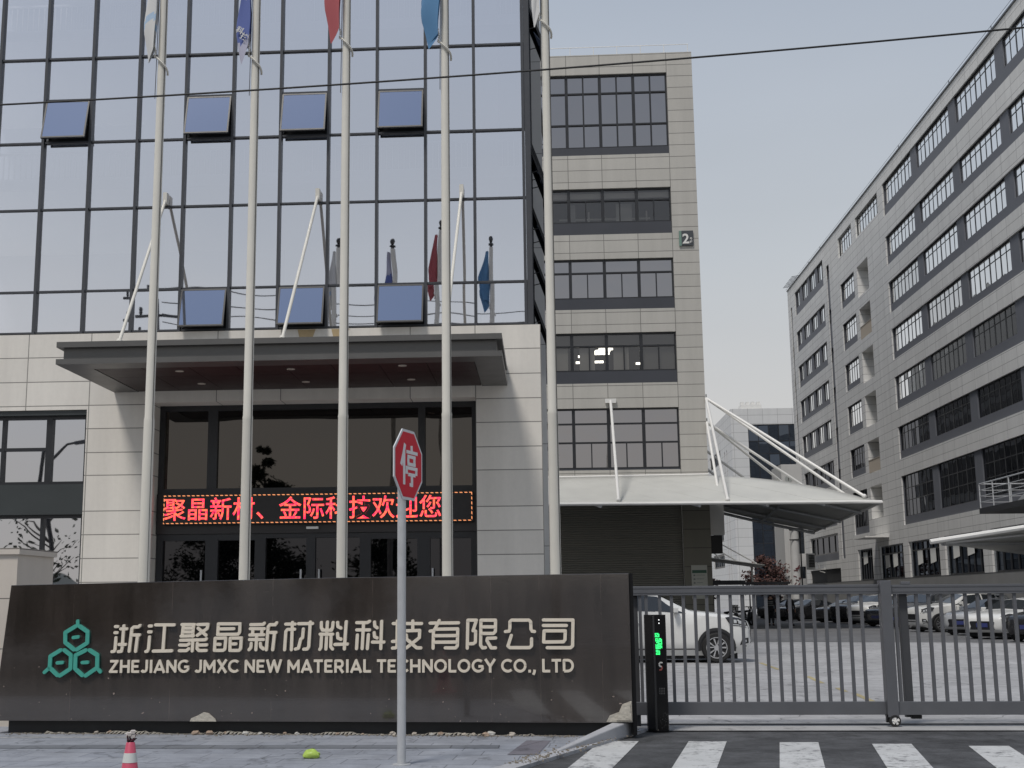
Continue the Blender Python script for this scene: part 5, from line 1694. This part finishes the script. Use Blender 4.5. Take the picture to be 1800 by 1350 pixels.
    # nose: grille, lamps, bumper intake, plate
    x0 = st[0][0]
    zt = st[0][2]
    mb = MB()
    mb.prism([(-.42, zt-.26), (.42, zt-.26), (.48, zt-.06), (.44, zt-.02), (-.44, zt-.02), (-.48, zt-.06)], T((x0+.004, 0, 0)), Y, Z_, X*.014)
    mb.prism([(-.45, .44), (.45, .44), (.48, zt-.32), (-.48, zt-.32)], T((x0+.004, 0, 0)), Y, Z_, X*.012)
    mb.build('grille', HLD, t)
    for sd in (1, -1):
        mb = MB()
        patch(mb, x0-.10, x0-.62, 4.02-.0, 4.72, sd, 6, 3, .010, x1t=x0-.50)
        patch(mb, x0-.06, x0-.50, 3.62, 4.02, sd, 6, 2, .011, x0t=x0-.10, x1t=x0-.62)
        hl = mb.build('headlight', HLD, t, smooth=True)
        mb = MB()
        for dx in (.14, .24, .35):
            patch(mb, x0-dx, x0-dx-.07, 3.78, 3.98, sd, 2, 2, .016)
        patch(mb, x0-.12, x0-.55, 3.66, 3.71, sd, 4, 1, .016)
        mb.build('lamp', HLG, hl, smooth=True)
        mb = MB()
        patch(mb, x0-.08, x0-.30, 2.0, 2.75, sd, 4, 3, .010, x1t=x0-.22)
        fl = mb.build('fog_lamp', CDK, t, smooth=True)
        mb = MB()
        patch(mb, x0-.13, x0-.22, 2.2, 2.5, sd, 2, 2, .016)
        mb.build('lamp', HLG, fl)
        mb = MB()
        mx_ = K['sw'][0][0]-.28
        p = surf(mx_, 4.15)
        c = T((mx_+.02, (p.y+.13)*sd, p.z+.06))
        mb.obox(c, X*.06+Y*(-.02*sd), Y*.10, Z_*.065)
        mb.tube(T((mx_, (p.y-.03)*sd, p.z)), T((mx_, (p.y+.06)*sd, p.z+.03)), .025, n=6)
        mb.build('mirror', pt, t, bevel=.02)
        mb = MB()
        patch(mb, st[-1][0]+.12, st[-1][0]+.4, 3.3, 4.2, sd, 3, 3, .010)
        mb.build('tail_light', M('tail light red', (.25, .01, .012), .2), t)
    if plate:
        MB().obox(T((x0+.024, 0, .50)), Y*.22, X*.006, Z_*.07).build('number_plate', PLATEB, t)
    return t
WHITE = paint('white car paint', (.66, .66, .64))
SILV = paint('silver car paint', (.36, .37, .38))
BLK = paint('black car paint', (.012, .012, .014))
GREY = paint('dark grey car paint', (.05, .053, .06))
car('large white crossover with black wheel arches just behind the gate, seen side on', SUV, WHITE, 4.93, 31.93, -2, plate=False, cladding=True)
car('silver saloon parked nose out between the white pickup shaped car and a white saloon', SED, SILV, 16.2, 51.6, -140)
car('white saloon parked nose out beside the silver one', SED, WHITE, 15.55, 47.0, -140)
car('black saloon with a blue plate, second from the right end of the parked row', SED, BLK, 15.85, 43.6, -140)
car('dark grey saloon with a blue plate at the right end of the parked row', SED, GREY, 15.5, 40.8, -140)
car('white off roader seen nearly side on, its front wheel showing between the gate bars', SUV, paint('chalk white paint', (.58, .58, .56)), 16.0, 57.4, -168, plate=False, cladding=True)
car('dark grey crossover with a blue plate beside the gate post', SUV, GREY, 16.75, 63.0, -140)
car('white crossover parked just left of the gate post', SUV, WHITE, 17.6, 74.0, -138, plate=False)
car('black saloon with bright glass, farthest but one of the black cars', SED, BLK, 15.6, 86.5, -150, plate=False)
car('black crossover between the white crossover and the long black saloon', SUV, BLK, 17.3, 77.2, -142, plate=False)
car('dark grey saloon squeezed between the white crossover and the dark crossover by the post', SED, GREY, 17.2, 68.4, -140)
car('long black saloon in the middle of the far parked row', SED, BLK, 17.0, 80.5, -146, plate=False)
car('farthest black saloon of the row, partly behind the two people', SED, BLK, 15.5, 93.0, -152, plate=False)

# ------------------------------------------------------------------ people
SKIN = M('skin', (.42, .26, .19), .6)
HAIR = M('black hair', (.012, .01, .009), .6)
def skinned(name, verts, edges, radii, mat, parent, root=0, sub=1):
    me = bpy.data.meshes.new(name+'_skel')
    me.from_pydata(verts, edges, [])
    ob = bpy.data.objects.new(name+'_skel', me)
    COL.objects.link(ob)
    sk = ob.modifiers.new('skin', 'SKIN')
    sk.use_smooth_shade = True
    for i, d in enumerate(me.skin_vertices[0].data):
        d.radius = (radii[i], radii[i]) if not isinstance(radii[i], tuple) else radii[i]
        d.use_root = i == root
    if sub:
        ob.modifiers.new('sub', 'SUBSURF').levels = sub
    m2 = bpy.data.meshes.new_from_object(ob.evaluated_get(bpy.context.evaluated_depsgraph_get()))
    bpy.data.objects.remove(ob)
    bpy.data.meshes.remove(me)
    m2.name = name
    m2.materials.clear()
    m2.materials.append(mat)
    o = bpy.data.objects.new(name, m2)
    COL.objects.link(o)
    o.parent = parent
    OFF[o.name] = Vector()
    return o
def person(label, x, y, deg, jacket, trousers, s=1.0, arm=.16, stripes=False):
    t = thing('person', label, 'person', (x, y, -.004), 'people standing in the yard')
    t.rotation_euler.z = R_(deg)
    t.scale = (s, s, s)
    V, E, Rr = [], [], []
    def v(p, r, link=None):
        V.append(p)
        Rr.append(r)
        if link is not None:
            E.append((link, len(V)-1))
        return len(V)-1
    pel = v((0, 0, .95), (.15, .11))
    ch = v((0, 0, 1.22), (.16, .115), pel)
    sh = v((0, 0, 1.42), (.15, .10), ch)
    nk = v((0, .0, 1.52), .055, sh)
    hd = v((0, -.02, 1.62), (.075, .09), nk)
    ht = v((0, -.01, 1.71), (.072, .085), hd)
    nose = v((0, -.105, 1.62), .014, hd)
    for sd in (-1, 1):
        a0 = v((.17*sd, 0, 1.41), .065, sh)
        a1 = v((.17*sd+arm*.5*sd, .02, 1.14), .048, a0)
        a2 = v((.17*sd+arm*.4*sd, -.08, .90), .036, a1)
        hb = v((.17*sd+arm*.36*sd, -.10, .82), (.036, .02), a2)
        for k in range(4):
            f1_ = v((.17*sd+arm*.36*sd, -.135+.022*k, .765-.006*abs(k-1.5)), .0095, hb)
            v((.17*sd+arm*.36*sd-.015*sd, -.140+.022*k, .73), .008, f1_)
        f1_ = v((.17*sd+arm*.36*sd-.02*sd, -.145, .81), .010, hb)
        v((.17*sd+arm*.36*sd-.03*sd, -.155, .785), .009, f1_)
        l0 = v((.09*sd, 0, .88), .085, pel)
        l1 = v((.10*sd, -.01, .49), .06, l0)
        l2 = v((.105*sd, .02, .09), .042, l1)
        v((.115*sd, -.13, .035), .034, l2)
    skinned('body', V, E, Rr, SKIN, t)
    m = MB()
    m.sphere((0, .005, 1.685), .098, 12, 8, sz=.92)
    m.v = [q for q in m.v]
    m.build('hair', HAIR, t, smooth=True, off=(0, 0, 0))
    V, E, Rr = [], [], []
    a = v((0, 0, .80), (.20, .15))
    b = v((0, 0, 1.0), (.185, .14), a)
    c = v((0, 0, 1.25), (.19, .14), b)
    d = v((0, 0, 1.43), (.17, .11), c)
    v((0, 0, 1.50), .075, d)
    for sd in (-1, 1):
        e = v((.18*sd, 0, 1.41), .08, d)
        f = v((.17*sd+arm*.5*sd, .02, 1.14), .064, e)
        v((.17*sd+arm*.4*sd, -.075, .91), .052, f)
    skinned('jacket', V, E, Rr, jacket, t)
    V, E, Rr = [], [], []
    a = v((0, 0, .93), (.165, .125))
    for sd in (-1, 1):
        b = v((.09*sd, 0, .85), .10, a)
        c = v((.10*sd, -.01, .49), .078, b)
        v((.105*sd, .02, .10), .062, c)
    skinned('trousers', V, E, Rr, trousers, t)
    m = MB()
    for sd in (-1, 1):
        m.sphere((.11*sd, -.05, .045), .075, 10, 6, sz=.6)
    m.v = [Vector((q.x, (q.y+.05)*1.7-.05, q.z)) for q in map(Vector, m.v)]
    m.build('shoes', BLACK, t, smooth=True, off=(0, 0, 0))
    if stripes:
        m = MB()
        for z in (1.12, 1.24, 1.33):
            m.tube((0, .0, z-.012), (0, .0, z+.012), .198, n=16)
        m.v = [Vector((q.x, q.y*.75, q.z)) for q in map(Vector, m.v)]
        m.build('reflective_stripe', M('reflective stripe', (.35, .35, .33), .4), t, off=(0, 0, 0))
    return t
JK = M('black jacket', (.014, .014, .016), .8)
TR = M('black trousers', (.012, .012, .013), .8)
person('person in black with pale jacket stripes standing behind the gate', 12.62, 73, 160, JK, TR, 1.0, stripes=True)
person('person in black standing with arms out beside the black car', 13.55, 72.2, 40, M('dark jacket', (.018, .018, .02), .8), TR, .98, arm=.34)

# parked scooters by the pier of the grey block
for k, (x, y, dg, lab) in enumerate(((10.2, 71.5, 20, 'dark parked scooter next to the pier of the shuttered block'), (11.2, 74, 35, 'dark parked scooter with a pale rear box, in the middle of the three'), (11.9, 76.5, 15, 'dark parked scooter nearest the two standing people'))):
    t = thing('parked_scooter', lab, 'scooter', (x, y, -.004), 'scooters parked by the grey block')
    t.rotation_euler.z = R_(dg-90)
    m = MB()
    m.path([(.55, 0, .75), (.5, 0, .35), (.1, 0, .28), (-.25, 0, .32), (-.6, 0, .62)], [.10, .12, .11, .14, .13], 8)
    m.build('body', GREY, t, smooth=True, off=(0, 0, 0))
    MB().obox((-.3, 0, .76), (.33, 0, .03), (0, .13, 0), (0, 0, .05)).build('seat', BLACK, t, off=(0, 0, 0), bevel=.02)
    m = MB()
    m.path([(.68, 0, .25), (.56, 0, .8), (.50, 0, 1.02)], .03, 6)
    m.path([(.42, -.32, 1.04), (.5, -.1, 1.03), (.5, .1, 1.03), (.42, .32, 1.04)], .02, 6)
    m.build('handlebar', CDK, t, off=(0, 0, 0))
    for xx in (.68, -.62):
        m = MB()
        wheel_y(m, (xx, 0, .24), .24, .09, 18)
        m.build('wheel', RUB, t, smooth=40, off=(0, 0, 0))
    if k == 1:
        MB().obox((-.72, 0, .98), (.2, 0, 0), (0, .2, 0), (0, 0, .17)).build('rear_box', WHITEP, t, off=(0, 0, 0), bevel=.03)
sh_ = thing('bike_shelter', 'low dark flat roofed shelter far behind the gate', 'shelter', (15.3, 98, 0))
MB().box(12.4, 18.3, 97, 100.5, 2.55, 2.72).box(12.4, 15.0, 97.2, 99, 2.72, 2.85).build('roof', M('dark sheet roof', (.02, .02, .022), .5), sh_)
for x in (12.6, 15.3, 18.1):
    for y in (97.2, 100.3):
        MB().tube((x, y, 0), (x, y, 2.55), .05, n=6).build('post', ALU2, sh_)
ac = thing('air_conditioner', 'white air conditioner unit on a bracket at the far end of the long block', 'air conditioner', (25.5, 125, 4.9))
MB().box(24.85, 26.05, 125, 125.6, 4.3, 5.75).build('casing', M('beige casing', (.50, .50, .48), .5), ac, bevel=.04)
m = MB()
for i in range(8):
    m.box(25.45, 26.0, 124.95, 124.99, 4.45+i*.15, 4.53+i*.15)
for i in range(5):
    m.box(25.46+i*.125, 25.50+i*.125, 124.94, 124.948, 4.42, 5.62)
m.build('grille', CDK, ac)
MB().box(24.5, 26.99, 124.9, 125.7, 4.18, 4.28).build('bracket', WHITEP, ac)
MB().path([(26.1, 125, 4.9), (26.4, 125, 4.6), (26.5, 125, 4.0), (26.95, 125, 3.9)], .05, 6).build('pipe', WHITEP, ac)
